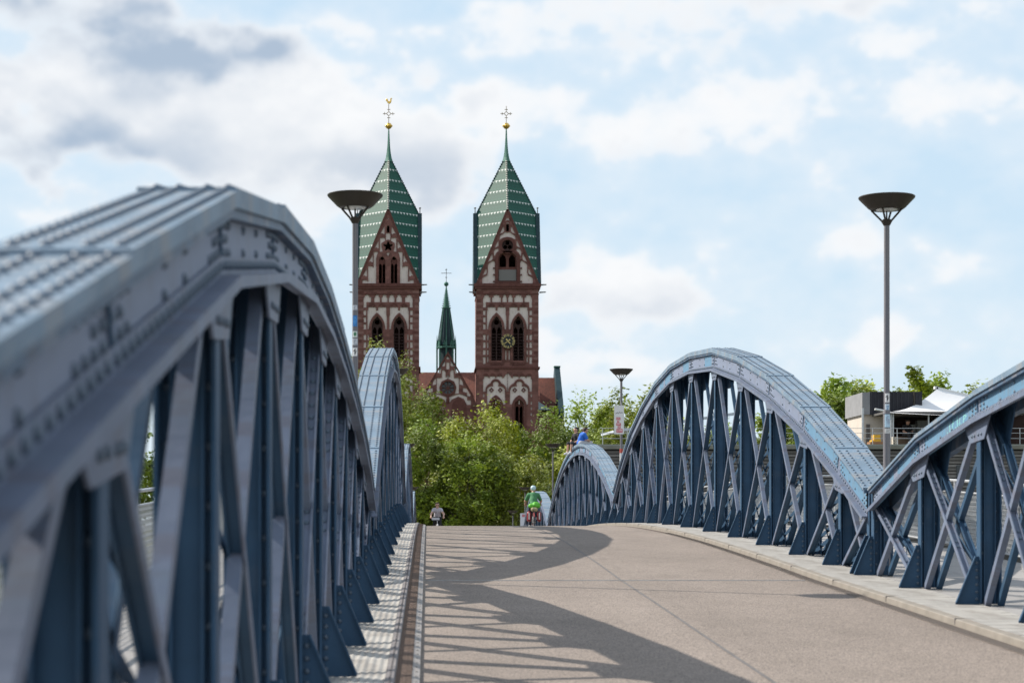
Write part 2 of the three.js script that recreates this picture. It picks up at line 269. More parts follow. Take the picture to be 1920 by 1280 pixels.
// kerbs and edge strips
M.kerb = mottled([0.29, 0.262, 0.228], 0.2, 8, { stain: [0.30, 0.26, 0.22], amt: 0.6, rough: 0.8 });
M.angle = mottled([0.235, 0.215, 0.215], 0.2, 8, { stain: [0.36, 0.33, 0.31], amt: 0.6, rough: 0.6 });
M.ribstrip = mottled([0.32, 0.245, 0.205], 0.2, 8, { stain: [0.15, 0.12, 0.10], amt: 0.6, rough: 0.85 });
M.channel = mottled([0.345, 0.32, 0.305], 0.2, 8, { stain: [0.25, 0.23, 0.22], amt: 0.7, rough: 0.6 });
M.grate = (() => {
  const c = mottled([0.455, 0.435, 0.405], 0.2, 6, { stain: [0.33, 0.305, 0.28], amt: 0.7, rough: 0.6, rep: [0.6, 0.6], bump: 0 });
  return c;
})();
{
  const kl = structure('kerb', merge([sweep([[-0.335, 0.0], [-0.335, 0.10], [-0.27, 0.10], [-0.262, 0.092], [-0.26, 0.02]], 0, 165, 1)]), M.angle, 'grey steel kerb angle beside the left footway grating', 'kerb');
  const kr = structure('kerb', merge([sweep([[5.66, -0.02], [5.665, 0.075], [5.68, 0.085], [5.77, 0.09]], 0, 165, 1)]), M.kerb, 'beige kerb along the right side of the road', 'kerb');
  for (let D = 2; D < 66; D += 3.1) part(kr, 'kerb_joint', box(5.658, 5.765, road(D) + 0.02, road(D) + 0.092, D, D + 0.007), M.angle);
  structure('edge_strip', sweep([[-0.262, 0.055], [-0.13, 0.040]], 0, 165, 1), M.ribstrip, 'brown ribbed strip along the left kerb', 'gutter');
  const ch = structure('drain_channel', sweep([[-0.13, 0.02], [-0.128, 0.045], [-0.066, 0.030], [-0.062, -0.02]], 0, 165, 1), M.channel, 'pale metal drain channel beside the left gutter strip', 'drain');
  structure('drain_channel', sweep([[5.50, 0.0], [5.66, 0.0]], 0, 165, 1), mottled([0.13, 0.10, 0.085], 0.2, 8, { rough: 0.9 }), 'dark slotted drain along the right kerb', 'drain');
  const inst = (name, geo, m, list, parent) => { const im = new THREE.InstancedMesh(geo, m, list.length), o = new THREE.Object3D(); list.forEach(([x, y, z], i) => { o.position.set(x, y, z); o.updateMatrix(); im.setMatrixAt(i, o.matrix); }); im.name = name; im.userData = { kind: 'stuff' }; im.castShadow = im.receiveShadow = true; parent.add(im); return im; };
  const ribsL = [], ribsR = [], riv = [], slots = [];
  for (let D = 14; D < 62; D += 0.045) { ribsL.push([-0.195, EYE + road(D) + 0.051, -D]); if (D < 45) ribsR.push([5.58, EYE + road(D) + 0.005, -D]); }
  for (let D = 14; D < 45; D += 0.16) riv.push([-0.298, EYE + road(D) + 0.101, -D]);
  for (let D = 14; D < 45; D += 0.35) slots.push([-0.097, EYE + road(D) + 0.0385, -D]);
  inst('rib', new THREE.BoxGeometry(0.128, 0.012, 0.02), M.ribstrip, ribsL, ch);
  inst('rib', new THREE.BoxGeometry(0.15, 0.014, 0.022), mat([0.24, 0.205, 0.18], { rough: 0.8 }), ribsR, kr);
  inst('rivets', new THREE.SphereGeometry(0.012, 8, 5), M.angle, riv, kl);
  inst('slot', new THREE.BoxGeometry(0.02, 0.004, 0.07), mat([0.19, 0.175, 0.165]), slots, ch);
}
// footway gratings: embossed steel plates either side of the carriageway, one by one
{
  const lay = (x0, x1, label, along) => {
    const root = structure('footway', sweep([[x0, GRATE - 0.03], [x1, GRATE - 0.03]], 0, 165, 1), M.grate, label, 'footway');
    const wide = x1 - x0 - 0.008, nn = Math.round(wide / 0.066), sec = [[x0 + 0.004, GRATE - 0.025]];
    if (along) for (let i = 0; i <= nn * 5; i++) sec.push([x0 + 0.004 + wide * i / (nn * 5), GRATE - 0.006 + 0.0045 * Math.cos(i / 5 * 2 * Math.PI)]);
    else sec.push([x0 + 0.004, GRATE], [x1 - 0.004, GRATE]);
    sec.push([x1 - 0.004, GRATE - 0.025]);
    const step = along ? 0.74 : 0.37, gap = along ? 0.006 : 0.012;
    for (let D = along ? 1 : 8; D < (along ? 104 : 66); D += step) part(root, 'plate', sweep(sec, D + gap, D + step - gap, step), M.grate);
  };
  lay(-0.86, -0.335, 'corrugated steel footway plates along the left arches', true);
  lay(5.77, 6.48, 'ribbed steel footway plates along the right arches', false);
  const plank = mottled([0.35, 0.335, 0.325], 0.18, 6, { stain: [0.27, 0.26, 0.25], amt: 0.6, rough: 0.7 });
  structure('outer_footway', sweep([[-4.0, GRATE - 0.01], [-0.86, GRATE - 0.01]], 0, 165, 1), plank, 'pale outer footway beyond the left arches', 'footway');
  structure('outer_footway', sweep([[6.48, GRATE - 0.01], [9.5, GRATE - 0.01]], 0, 165, 1), plank, 'pale outer footway beyond the right arches', 'footway');
}
// ------------------------------------------------------------------ the riveted arch trusses
const domeGeo = (() => { const g = new THREE.SphereGeometry(0.021, 8, 4, 0, Math.PI * 2, 0, Math.PI / 2); g.scale(1, 0.8, 1); return g; })();
function arch(side, nodes, label, o = {}) {
  const DEPTH = o.depth ?? 0.38, xi = side < 0 ? -0.84 : 6.46, X = d => xi + side * d, n = nodes.length, crown = nodes.reduce((b, q, i) => q[1] > nodes[b][1] ? i : b, 0);
  const mid = nodes[crown][0], A = thing('arch_truss', label, 'bridge truss', [X(DEPTH / 2), EYE + road(mid) + GRATE, -mid], 'riveted blue arch trusses along both sides of the bridge');
  const riv = []; const rivet = (p, nrm) => riv.push([p, nrm]);
  const base = i => road(nodes[i][0]) + GRATE, pitch = o.pitch ?? 0.13;
  const tan = i => { const a = Math.max(0, i - 1), b = Math.min(n - 1, i + 1); return (nodes[b][1] - nodes[a][1]) / (nodes[b][0] - nodes[a][0]); };
  const stretch = i => Math.sqrt(1 + tan(i) ** 2);
  const off = (i, d) => [nodes[i][0], nodes[i][1] - d * stretch(i)];
  const WEB = o.web ?? 0.41, rnd = rng(o.seed ?? 1);
  for (let i = 0; i < n - 1; i++) {
    const p = nodes[i], q = nodes[i + 1], L = Math.hypot(q[0] - p[0], q[1] - p[1]), t = [(q[0] - p[0]) / L, (q[1] - p[1]) / L], nn = [-t[1], t[0]];
    const lay = Math.min(i, n - 2 - i, 4) * 0.016 + 0.006;                       // cover plates pile up towards the crown
    const up = (r, k) => [r[0], r[1] + k];
    const tp = part(A, 'top_plate', prismX(X(-0.075), X(DEPTH + 0.075), [up(p, lay), up(q, lay), off(i + 1, 0.028), off(i, 0.028)]), M.top);
    part(A, 'chord_plate', prismX(X(0), X(0.014), [off(i, 0.028), off(i + 1, 0.028), off(i + 1, WEB), off(i, WEB)].map((v, k) => [v[0] + (k === 0 || k === 3 ? 0.006 : -0.006), v[1]]), true), o.paint && o.paint[i] !== undefined ? M.side[o.paint[i]] : M.side[Math.floor(rnd() * 4)]);
    part(A, 'chord_plate', prismX(X(DEPTH - 0.014), X(DEPTH), [off(i, 0.028), off(i + 1, 0.028), off(i + 1, WEB), off(i, WEB)]), M.edge);
    const fl = merge([prismX(X(-0.095), X(0.0), [off(i, WEB - 0.016), off(i + 1, WEB - 0.016), off(i + 1, WEB), off(i, WEB)]), prismX(X(-0.014), X(-0.001), [off(i, WEB - 0.09), off(i + 1, WEB - 0.09), off(i + 1, WEB - 0.016), off(i, WEB - 0.016)]), prismX(X(-0.095), X(-0.083), [off(i, WEB), off(i + 1, WEB), off(i + 1, WEB + 0.035), off(i, WEB + 0.035)])]);
    part(A, 'bottom_flange', fl, M.diag);
    part(A, 'bottom_flange', prismX(X(DEPTH), X(DEPTH + 0.09), [off(i, WEB - 0.02), off(i + 1, WEB - 0.02), off(i + 1, WEB), off(i, WEB)]), M.edge);
    part(A, 'top_angle', prismX(X(-0.055), X(-0.001), [off(i, 0.03), off(i + 1, 0.03), off(i + 1, 0.07), off(i, 0.07)]), M.edge);
    if (i > 0) part(A, 'splice_plate', barYZ([p[0] + t[0] * 0.02, p[1] - 0.1 * stretch(i)], [p[0] + t[0] * 0.045, p[1] + t[1] * 0.045 - 0.1 * stretch(i)], X(-0.012), X(-0.001), 0.12 - WEB, 0.02), M.post);
    if (!o.plain) {
      const np = W3(0, nn[1], 0).sub(W3(0, 0, 0)); np.z = -nn[0]; np.normalize();
      for (let s = 0.1; s < L - 0.04; s += pitch) {
        const f = s / L, D = mix(p[0], q[0], f), h = mix(p[1], q[1], f) + lay;
        for (const d of [-0.03, DEPTH * 0.22, DEPTH * 0.68, DEPTH + 0.01]) rivet(W3(X(d), h, D), np);
        const hb = h - lay - mix(stretch(i), stretch(i + 1), f) * (WEB - 0.055);
        rivet(W3(X(-0.014), hb, D), V(-side, 0, 0));
        const near = Math.min(s, L - s);
        if (near < 0.45) { for (const k of [WEB * 0.3, WEB * 0.48, WEB * 0.66]) if (Math.abs(k - WEB * 0.48) > 0.01 || near < 0.3) rivet(W3(X(0), h - lay - k * stretch(i), D), V(-side, 0, 0)); }
        else if (Math.abs(s - L * 0.4) < pitch * 0.5 || Math.abs(s - L * 0.62) < pitch * 0.5) { rivet(W3(X(0), h - lay - WEB * 0.33, D), V(-side, 0, 0)); rivet(W3(X(0), h - lay - WEB * 0.66, D), V(-side, 0, 0)); }
      }
    }
    // diagonals: the broad ones fall towards midspan, the narrow ones the other way
    const nearHalf = (p[0] + q[0]) / 2 < nodes[crown][0];
    const ti = nearHalf ? i : i + 1, bi = nearHalf ? i + 1 : i, sg = nearHalf ? 1 : -1;
    const topP = k => [nodes[k][0], nodes[k][1] - (WEB - 0.05) * stretch(k)];
    const bot = (k, s) => [nodes[k][0] + s * 0.16, base(k)];
    const a = topP(ti), b = bot(bi, -sg), c = topP(bi), d = bot(ti, sg);
    a[0] += sg * 0.1; c[0] -= sg * 0.1;
    const bw = DEPTH < 0.3 ? 0.085 : 0.11;
    for (const [d0, inner] of [[0.005, true], [DEPTH - bw - 0.005, false]]) {
      const m = part(A, 'diagonal', barYZ(a, b, X(d0 + 0.0132), X(d0 + bw - 0.0132), -0.006, 0.006), inner && !nearHalf ? M.diag : M.post);  // near-half inner plates take the dark paint to stand in for shaded undersides
      for (const e of [0, bw - 0.013]) part(m, 'edge_lip', barYZ(a, b, X(d0 + e), X(d0 + e + 0.013), -0.028, 0.028), inner && !(nearHalf && e) ? M.diag : M.post);  // near-half back lip darkened with its plate, as painted shade
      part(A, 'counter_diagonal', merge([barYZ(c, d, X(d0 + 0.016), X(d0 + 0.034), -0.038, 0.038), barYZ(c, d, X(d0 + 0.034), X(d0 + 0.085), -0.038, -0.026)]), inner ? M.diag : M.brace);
      if (inner && !o.plain) {
        const LL = Math.hypot(b[0] - a[0], b[1] - a[1]), tt = [(b[0] - a[0]) / LL, (b[1] - a[1]) / LL], no = [-tt[1], tt[0]], sgn = no[1] >= 0 ? 1 : -1, wn = V(0, no[1] * sgn, -no[0] * sgn);
        for (let s = 0.35; s < LL - 0.2; s += s < 0.9 ? 0.12 : 0.9) for (const e of [0, 0.1]) { const P = [a[0] + tt[0] * (s + e) + no[0] * 0.006 * sgn, a[1] + tt[1] * (s + e) + no[1] * 0.006 * sgn]; if (e && s < 0.9) continue; rivet(W3(X(d0 + bw / 2), P[1], P[0]), wn); }
      }
    }
    // lacing that ties the inner diagonal to the outer one
    const nl = Math.max(2, Math.round(Math.hypot(b[0] - a[0], b[1] - a[1]) / (DEPTH < 0.3 ? 0.42 : 0.62)));
    for (let k = 0; k < nl; k++) {
      const f0 = (k + 0.08) / nl, f1 = (k + 0.92) / nl, P = f => [mix(a[0], b[0], f), mix(a[1], b[1], f)];
      const w = 0.038;
      for (const [u, v] of DEPTH < 0.3 ? [k % 2 ? [f1, f0] : [f0, f1]] : [[f0, f1], [f1, f0]]) { const pa = P(u), pb = P(v), dz = u > v ? 0.02 : 0, A0 = W3(X(bw + 0.006), pa[1], pa[0] + dz), B0 = W3(X(DEPTH - bw - 0.006), pb[1], pb[0] + dz);
      part(A, 'lacing_bar', loft([A0.clone().add(V(0, w, 0)), B0.clone().add(V(0, w, 0)), B0.clone().add(V(0, -w, 0)), A0.clone().add(V(0, -w, 0))], [A0.clone().add(V(0, w, 0.014)), B0.clone().add(V(0, w, 0.014)), B0.clone().add(V(0, -w, 0.014)), A0.clone().add(V(0, -w, 0.014))]), M.brace); }
    }
  }
  for (let i = 0; i < n; i++) {
    const D = nodes[i][0], end = i === 0 || i === n - 1, b = base(i), top = nodes[i][1] - (end ? 0.0 : 0.05) - 0.03;
    const web = [];
    if (end) web.push(box(X(0.015), X(DEPTH - 0.015), b, top, D - 0.012, D + 0.012), box(X(0.10), X(0.115), b, top - 0.2, D - 0.06, D + 0.06), box(X(DEPTH - 0.1), X(DEPTH - 0.085), b, top - 0.2, D - 0.06, D + 0.06));
    else { const wd = Math.min(0.27, DEPTH - 0.018); web.push(box(X(0.018), X(wd), b, top, D - 0.01, D + 0.01), box(X(0.05), X(0.062), b, top - 0.3, D - 0.05, D + 0.05), box(X(wd - 0.055), X(wd - 0.043), b, top - 0.3, D - 0.05, D + 0.05), box(X(wd), X(wd + 0.015), b, top - 0.3, D - 0.09, D + 0.09)); }
    const post = part(A, 'post', merge(web), M.post);
    part(post, 'flange', box(X(0.0), X(0.017), b + 0.01, top - (end ? 0 : 0.34 * stretch(i)), D - 0.08, D + 0.08), end ? M.post : M.flange);
    part(post, 'foot_bracket', prismD(D - 0.035, D - 0.015, [[X(0), b], [X(-0.275), b], [X(-0.275), b + 0.02], [X(-0.05), b + 0.56], [X(0), b + 0.56]]), M.post);
    part(post, 'foot_edge', barXY([X(-0.275), b + 0.02], [X(-0.05), b + 0.56], D - 0.075, D - 0.0351, 0.014), M.brace);
    if (!end) {
      // gusset below the chord
      const th = nodes[i][1] - WEB * stretch(i), s = tan(i), w = Math.min(0.55, (th - b) * 0.4);
      part(A, 'gusset_plate', prismX(X(-0.016), X(-0.003), [[D - w, th - s * w + 0.02], [D + w, th + s * w + 0.02], [D + w * 0.5, th - 0.24 + s * w * 0.25], [D - w * 0.5, th - 0.24 - s * w * 0.25]]), M.diag);
      part(A, 'gusset_plate', prismX(X(DEPTH - 0.03), X(DEPTH - 0.017), [[D - w * 1.3, th - s * w * 1.3 + 0.1], [D + w * 1.3, th + s * w * 1.3 + 0.1], [D + w * 0.7, th - 0.42 + s * w * 0.3], [D - w * 0.7, th - 0.42 - s * w * 0.3]]), M.post);
      if (!o.plain) { for (const e of [-0.18, -0.06, 0.1, 0.2]) rivet(W3(X(-0.016), th - 0.17 + s * e * 0.4, D + e), V(-side, 0, 0)); }
      if (!o.plain) for (let h = b + 0.6; h < top - 0.4; h += 0.24) { rivet(W3(X(0.035), h, D - 0.01), V(0, 0, 1)); rivet(W3(X(DEPTH < 0.3 ? 0.2 : 0.245), h, D - 0.01), V(0, 0, 1)); }
    } else if (!o.plain) for (let h = b + 0.15; h < top - 0.1; h += 0.16) { rivet(W3(X(0.05), h, D - 0.012), V(0, 0, 1)); rivet(W3(X(DEPTH - 0.05), h, D - 0.012), V(0, 0, 1)); }
    if (!o.plain) for (let k = 0; k < 6; k++) rivet(W3(X(-0.03), b + 0.06 + k * 0.085, D - 0.035), V(0, 0, 1));
  }
  if (riv.length) {
    const im = new THREE.InstancedMesh(domeGeo, M.rivet, riv.length), m4 = new THREE.Matrix4(), qn = new THREE.Quaternion(), upv = V(0, 1, 0), bs = BASE.get(A);
    riv.forEach(([p, nn], i) => { qn.setFromUnitVectors(upv, nn); m4.compose(V(p.x - bs[0], p.y - bs[1], p.z - bs[2]), qn, V(1, 1, 1)); im.setMatrixAt(i, m4); });
    im.name = 'rivets'; im.userData = { kind: 'stuff' }; im.castShadow = im.receiveShadow = true; A.add(im);
  }
  return A;
}
const N0 = [[-0.4, -0.62], [2.3, 0.04], [4.98, 0.68], [7.68, 1.30], [10.29, 1.65], [12.9, 1.84], [15.3, 1.84], [17.7, 1.74], [20.1, 1.58], [22.5, 1.35], [25.2, 1.03], [27.86, 0.53]];
const N1 = [[28.14, 0.55], [30.1, 1.2], [32.9, 2.0], [36.2, 2.78], [39.6, 3.42], [43.2, 3.92], [47.0, 4.15], [50.7, 4.18], [54.2, 3.97], [57.5, 3.55], [60.9, 2.93], [63.8, 2.1], [66.26, 1.2]];
const N2 = []; for (let i = 0; i <= 12; i++) { const t = i / 12; N2.push([mix(66.54, 102.56, t), mix(1.2, 0.23, t) + 2.68 * 4 * t * (1 - t)]); }
const N3 = []; for (let i = 0; i <= 10; i++) { const t = i / 10; N3.push([mix(102.84, 131.9, t), mix(0.23, -1.4, t) + 2.5 * 4 * t * (1 - t)]); }
arch(-1, N0, 'huge blurred arch truss filling the left foreground', { seed: 2, depth: 0.25, web: 0.31, paint: Array(11).fill(5) });
const N0R = N0.map(([d, h]) => [d, h + (d > 16 && d < 24 ? 0.19 : d > 24 && d < 27 ? 0.13 : 0)]);
arch(1, N0R, 'near right arch truss cut off by the right edge of the picture', { seed: 3, depth: 0.25, web: 0.31, paint: { 10: 1, 9: 4, 8: 0, 7: 1, 6: 2 } });
arch(-1, N1, 'left arch truss with riveted top plate behind the foreground arch', { seed: 4 });
arch(1, N1, 'largest right arch truss in full view, with pale chord plates', { seed: 5, paint: { 0: 0, 1: 0, 2: 3, 3: 3, 4: 3, 5: 2, 6: 2, 7: 1, 8: 2, 9: 3, 10: 2, 11: 3 } });
arch(-1, N2, 'narrow left arch truss seen edge-on before the trees', { seed: 6, web: 0.36, pitch: 0.3 });
arch(1, N2, 'right arch truss with three people sitting on its crown', { seed: 7, web: 0.36, pitch: 0.3 });
arch(-1, N3, 'farthest sliver of arch truss on the left', { seed: 8, web: 0.33, plain: true });
arch(1, N3, 'farthest right arch truss, its top showing behind the cyclist in green', { seed: 9, web: 0.33, plain: true });

// ------------------------------------------------------------------ street lamps standing in the notches between arches
function canvasTex(w, h, draw) { const c = document.createElement('canvas'); c.width = w; c.height = h; draw(c.getContext('2d'), w, h); const t = new THREE.CanvasTexture(c); t.colorSpace = THREE.SRGBColorSpace; t.magFilter = THREE.LinearFilter; return t; }
function lamp(x, D, topH, label, stickers = []) {
  const b = road(D) + GRATE, L = thing('street_lamp', label, 'street lamp', [x, EYE + b, -D], 'bowl street lamps along the bridge');
  const hub = topH - 0.36, midH = mix(b, hub, 0.46);
  part(L, 'pole', merge([tube(W3(x, b, D), W3(x, midH, D), 0.052, 0.05, 20), tube(W3(x, midH, D), W3(x, hub, D), 0.043, 0.04, 20), tube(W3(x, midH - 0.03, D), W3(x, midH + 0.03, D), 0.055, 0.046, 20)]), M.pole);
  const prof = [[0, 0.0], [0.155, 0.004], [0.225, 0.0], [0.235, 0.005], [0.27, 0.03], [0.40, 0.165], [0.408, 0.185], [0.402, 0.192], [0.385, 0.178], [0.26, 0.05], [0.0, 0.03]].map(p => new THREE.Vector2(...p));
  const lg = (pts, seg = 40) => { const g = new THREE.LatheGeometry(pts, seg); g.translate(x, EYE + topH - 0.19, -D); return g; };
  part(L, 'bowl', lg(prof.slice(1)), M.bowl);
  part(L, 'lens', lg([[0, -0.02], [0.12, -0.016], [0.155, 0.0], [0.155, 0.02]].map(p => new THREE.Vector2(...p))), M.glass);
  part(L, 'hub', merge([tube(W3(x, hub - 0.06, D), W3(x, hub + 0.01, D), 0.045, 0.085, 16), tube(W3(x, hub + 0.01, D), W3(x, hub + 0.035, D), 0.085, 0.05, 16)]), M.bowl);
  part(L, 'lamp_stem', tube(W3(x, hub, D), W3(x, topH - 0.19, D), 0.012, 0.012, 8), M.bowl);
  for (let k = 0; k < 4; k++) { const a = 0.5 + k * Math.PI / 2; part(L, 'strut', tube(V(x + Math.cos(a) * 0.06, EYE + hub, -D + Math.sin(a) * 0.06), V(x + Math.cos(a) * 0.225, EYE + topH - 0.185, -D + Math.sin(a) * 0.225), 0.015, 0.015, 8), M.bowl); }
  for (const [h, hh, mtl, w = 1.6, rot = 0] of stickers) {
    const r = (h < midH ? 0.0535 : 0.0445), g = new THREE.CylinderGeometry(r, r, hh, 16, 1, true, -w / 2 + rot, w); g.translate(x, EYE + h, -D); part(L, 'sticker', g, mtl);
  }
  return L;
}
const stick = (bg, draw) => new THREE.MeshStandardMaterial({ map: canvasTex(64, 64, (g, w, h) => { g.fillStyle = bg; g.fillRect(0, 0, w, h); draw(g); }), roughness: 0.5, side: THREE.DoubleSide });
const scribble = (c, seed) => g => { const r = rng(seed); g.strokeStyle = c; g.lineWidth = 6; for (let i = 0; i < 7; i++) { g.beginPath(); g.moveTo(8 + r() * 48, 8 + r() * 48); g.lineTo(8 + r() * 48, 8 + r() * 48); g.stroke(); } };
const ST = { bw: stick('#e8e6e4', scribble('#1b1b20', 1)), blue: stick('#c8d4de', scribble('#6f93b3', 2)), torn: stick('#b4cfe0', scribble('#8f97a8', 3)), small: stick('#c9c8c6', scribble('#a7a5a2', 4)), round: stick('#2b74b8', scribble('#4f9ad6', 5)), green: stick('#cfd6cf', g => { g.fillStyle = '#3c7a58'; g.beginPath(); g.arc(32, 30, 20, 0, 7); g.fill(); }), grey: stick('#c3c5cb', scribble('#8b8f99', 6)) };
const LX = -1.06, RX = 6.70;
const yA = py => (985 - py) * 28 / F;
lamp(LX, 28, yA(365), 'tall bowl lamp before the left church tower, stickers on its pole', [[yA(602), 0.16, ST.round], [yA(577), 0.07, ST.grey], [yA(627), 0.09, ST.green], [yA(641), 0.09, ST.grey, 1.9], [yA(660), 0.12, ST.bw]]);
lamp(RX, 28, yA(369), 'tallest bowl lamp on the right, against open sky', [[yA(746), 0.13, ST.bw], [yA(767), 0.15, ST.blue], [yA(789), 0.19, ST.torn], [yA(808), 0.07, ST.small]]);
lamp(LX, 66.4, (985 - 692) * 66.4 / F, 'bowl lamp hidden behind the second left arch');
lamp(RX, 66.4, (985 - 692) * 66.4 / F, 'bowl lamp carrying the white poster with red blocks');
lamp(LX, 102.7, (985 - 832) * 102.7 / F, 'small bowl lamp by the far left arch, only its head showing');
lamp(RX, 102.7, (985 - 832) * 102.7 / F, 'slim bowl lamp before the trees, left of the people on the arch');
lamp(LX, 132, (985 - 913) * 132 / F, 'tiny lamp head at the far left end of the bridge');
lamp(RX, 132, (985 - 913) * 132 / F, 'tiny bowl lamp just left of the cyclist\'s helmet');
lamp(RX, 151, (985 - 957) * 151 / F, 'lowest and farthest bowl lamp, in front of the trees');
// poster hung on the second right lamp
{
  const D = 66.3, s = D / F, px = x => (x - 802) * s, py = y => (985 - y) * s;
  const t = canvasTex(256, 360, (g, w, h) => {
    g.fillStyle = '#dcdad8'; g.fillRect(0, 0, w, h);
    g.strokeStyle = '#3a3b40'; g.lineWidth = 7; g.beginPath(); g.moveTo(30, 110); g.bezierCurveTo(60, 60, 50, 120, 80, 92); g.bezierCurveTo(95, 70, 100, 120, 125, 90); g.bezierCurveTo(140, 60, 150, 115, 170, 88); g.bezierCurveTo(190, 70, 195, 110, 225, 84); g.stroke();
    const rows = [[48, 148, 120, 34], [70, 190, 64, 26], [46, 222, 132, 32], [84, 260, 88, 28], [52, 296, 172, 48]], r = rng(12);
    for (const [x, y, ww, hh] of rows) { g.fillStyle = '#b5333f'; g.fillRect(x, y, ww, hh); g.strokeStyle = '#efe3e3'; g.lineWidth = 5; for (let k = x + 12; k < x + ww - 8; k += 14) { g.beginPath(); g.moveTo(k, y + 7); g.lineTo(k, y + hh - 7); if (r() < 0.6) { g.moveTo(k, y + (r() < 0.5 ? 8 : hh / 2)); g.lineTo(k + 8, y + (r() < 0.5 ? 8 : hh / 2)); } g.stroke(); } }
  });
  const P = thing('poster_board', 'white poster with red lettered blocks hung on a lamp pole', 'poster', [px(1161), EYE + py(814), -D]);
  const bd = box(px(1151.5), px(1170), py(814), py(760), D - 0.075, D - 0.06); part(P, 'board', bd, mat([0.62, 0.61, 0.60], { rough: 0.6 }));
  const g = new THREE.PlaneGeometry(px(1169.5) - px(1152), py(760.5) - py(813.5)); g.translate((px(1169.5) + px(1152)) / 2, EYE + (py(760.5) + py(813.5)) / 2, -D + 0.079); part(P, 'print', g, new THREE.MeshStandardMaterial({ map: t, roughness: 0.6 }));
  part(P, 'cord', merge([tube(W3(px(1156), py(760), D - 0.06), W3(px(1161), py(746), D - 0.04), 0.006), tube(W3(px(1166), py(760), D - 0.06), W3(px(1161), py(746), D - 0.04), 0.006)]), mat([0.6, 0.6, 0.58]));
  const band = (h0, h1, m, n) => { const L = thing(n[0], n[1], n[2], [RX, EYE + py(h1), -66.4]); part(L, 'band', tube(W3(RX, py(h1), 66.4), W3(RX, py(h0), 66.4), 0.056, 0.056, 16), m); };
  band(841, 849, mat([0.42, 0.07, 0.05], { rough: 0.5 }), ['pole_band', 'red band round the pole below the poster', 'band']);
  band(849.2, 868, mat([0.55, 0.55, 0.56], { rough: 0.5 }), ['pole_band', 'white band round the pole under the red band', 'band']);
  const d2 = 131.8, s2 = d2 / F, Q = thing('poster_board', 'small white board with a red mark beside the cyclist\'s panniers', 'poster', [(980 - 802) * s2, EYE + road(132), -d2]);
  part(Q, 'board', box((975.5 - 802) * s2, (987 - 802) * s2, (985 - 1000) * s2, (985 - 962) * s2, d2 - 0.09, d2 - 0.06), mat([0.62, 0.62, 0.66]));
  part(Q, 'print', box((979 - 802) * s2, (986 - 802) * s2, (985 - 969) * s2, (985 - 964) * s2, d2 - 0.1, d2 - 0.09), mat([0.5, 0.2, 0.22]));
}
// ------------------------------------------------------------------ outer railings with wire mesh
function railing(x, D0, D1, label) {
  const T = thing('railing', label, 'railing', [x, EYE + road((D0 + D1) / 2) + GRATE, -(D0 + D1) / 2]);
  const up = (D, k) => W3(x, road(D) + GRATE + k, D);
  for (let D = D0; D <= D1 + 0.01; D += 2) part(T, 'rail_post', tube(up(D, 0), up(D, 1.25), 0.028, 0.028, 8), M.galv);
  for (const k of [0.12, 1.05, 1.25]) part(T, 'handrail', curveTube(Array.from({ length: Math.round((D1 - D0) / 2) + 1 }, (_, i) => up(D0 + i * 2, k)), k > 1.2 ? 0.026 : 0.018, 60, 8), M.galv);
  const wires = [], o = new THREE.Object3D(), bs = BASE.get(T);
  for (let D = D0; D < D1; D += 0.07) wires.push([D, 0.58, 0.9, 0]);
  const im = new THREE.InstancedMesh(new THREE.BoxGeometry(0.006, 1, 0.006), M.galv, wires.length * 2 + Math.round((D1 - D0)) * 12);
  let c = 0;
  for (const s of [1, -1]) for (const [D] of wires) { const p = up(D, 0.585); o.position.set(p.x - bs[0] + s * 0.004, p.y - bs[1], p.z - bs[2]); o.rotation.set(s * 0.35, 0, 0); o.scale.set(1, 0.98, 1); o.updateMatrix(); im.setMatrixAt(c++, o.matrix); }
  for (let D = D0; D < D1 && c < im.count; D += 1) for (let k = 0; k < 12 && c < im.count; k++) { const p = up(D + 0.5, 0.15 + k * 0.075); o.position.set(p.x - bs[0], p.y - bs[1], p.z - bs[2]); o.rotation.set(Math.PI / 2 - Math.atan(road(D + 1) - road(D)) * -1, 0, 0); o.scale.set(1, 1.01, 1); o.updateMatrix(); im.setMatrixAt(c++, o.matrix); }
  im.name = 'wire_mesh'; im.userData = { kind: 'stuff' }; im.castShadow = im.receiveShadow = true; T.add(im);
}
railing(9.35, 2, 104, 'galvanised mesh railing on the outer side of the right footway');
railing(-3.95, 2, 104, 'galvanised mesh railing on the outer side of the left footway');
TONE = 1;
// ------------------------------------------------------------------ the church beyond the far end of the bridge
const CD = 240, CS = 15;                              // distance of its front, picture pixels per metre there
const cx = px => (px - 802) / CS, chh = py => (985 - py) / CS;
M.sand = (() => {                                     // red sandstone ashlar, blocks too far off to be told apart
  const t = tex(512, 512, (u, v) => { const row = Math.floor(v * 16), sft = (row % 2) * 0.5, colm = Math.floor(u * 10 + sft), r = VAL[PERM[(PERM[(colm % 10) & 255] + row * 7) & 255]], r2 = VAL[PERM[(PERM[(colm % 10 + 31) & 255] + row * 5) & 255]];
    const fu = (u * 10 + sft) % 1, fv = (v * 16) % 1, joint = fu < 0.04 || fv < 0.07 ? 0.82 : 1, n = fbm2(u * 16, v * 16, 4, 16), k = (0.72 + 0.5 * r + 0.25 * (n - 0.5)) * joint;
    return [0.165 * k + 0.025 * r2, 0.078 * k + 0.011 * r2, 0.066 * k + 0.01 * r2]; }, { rep: [1 / 6.4, 1 / 6.4] });
  return new THREE.MeshPhysicalMaterial({ map: t, roughness: 0.9, specularIntensity: 0.35, bumpMap: fineBump, bumpScale: 0.01 });
})();
M.sandDark = mottled([0.118, 0.05, 0.042], 0.25, 6, { rough: 0.9 });
M.sandLight = mottled([0.21, 0.115, 0.098], 0.2, 6, { rough: 0.9 });
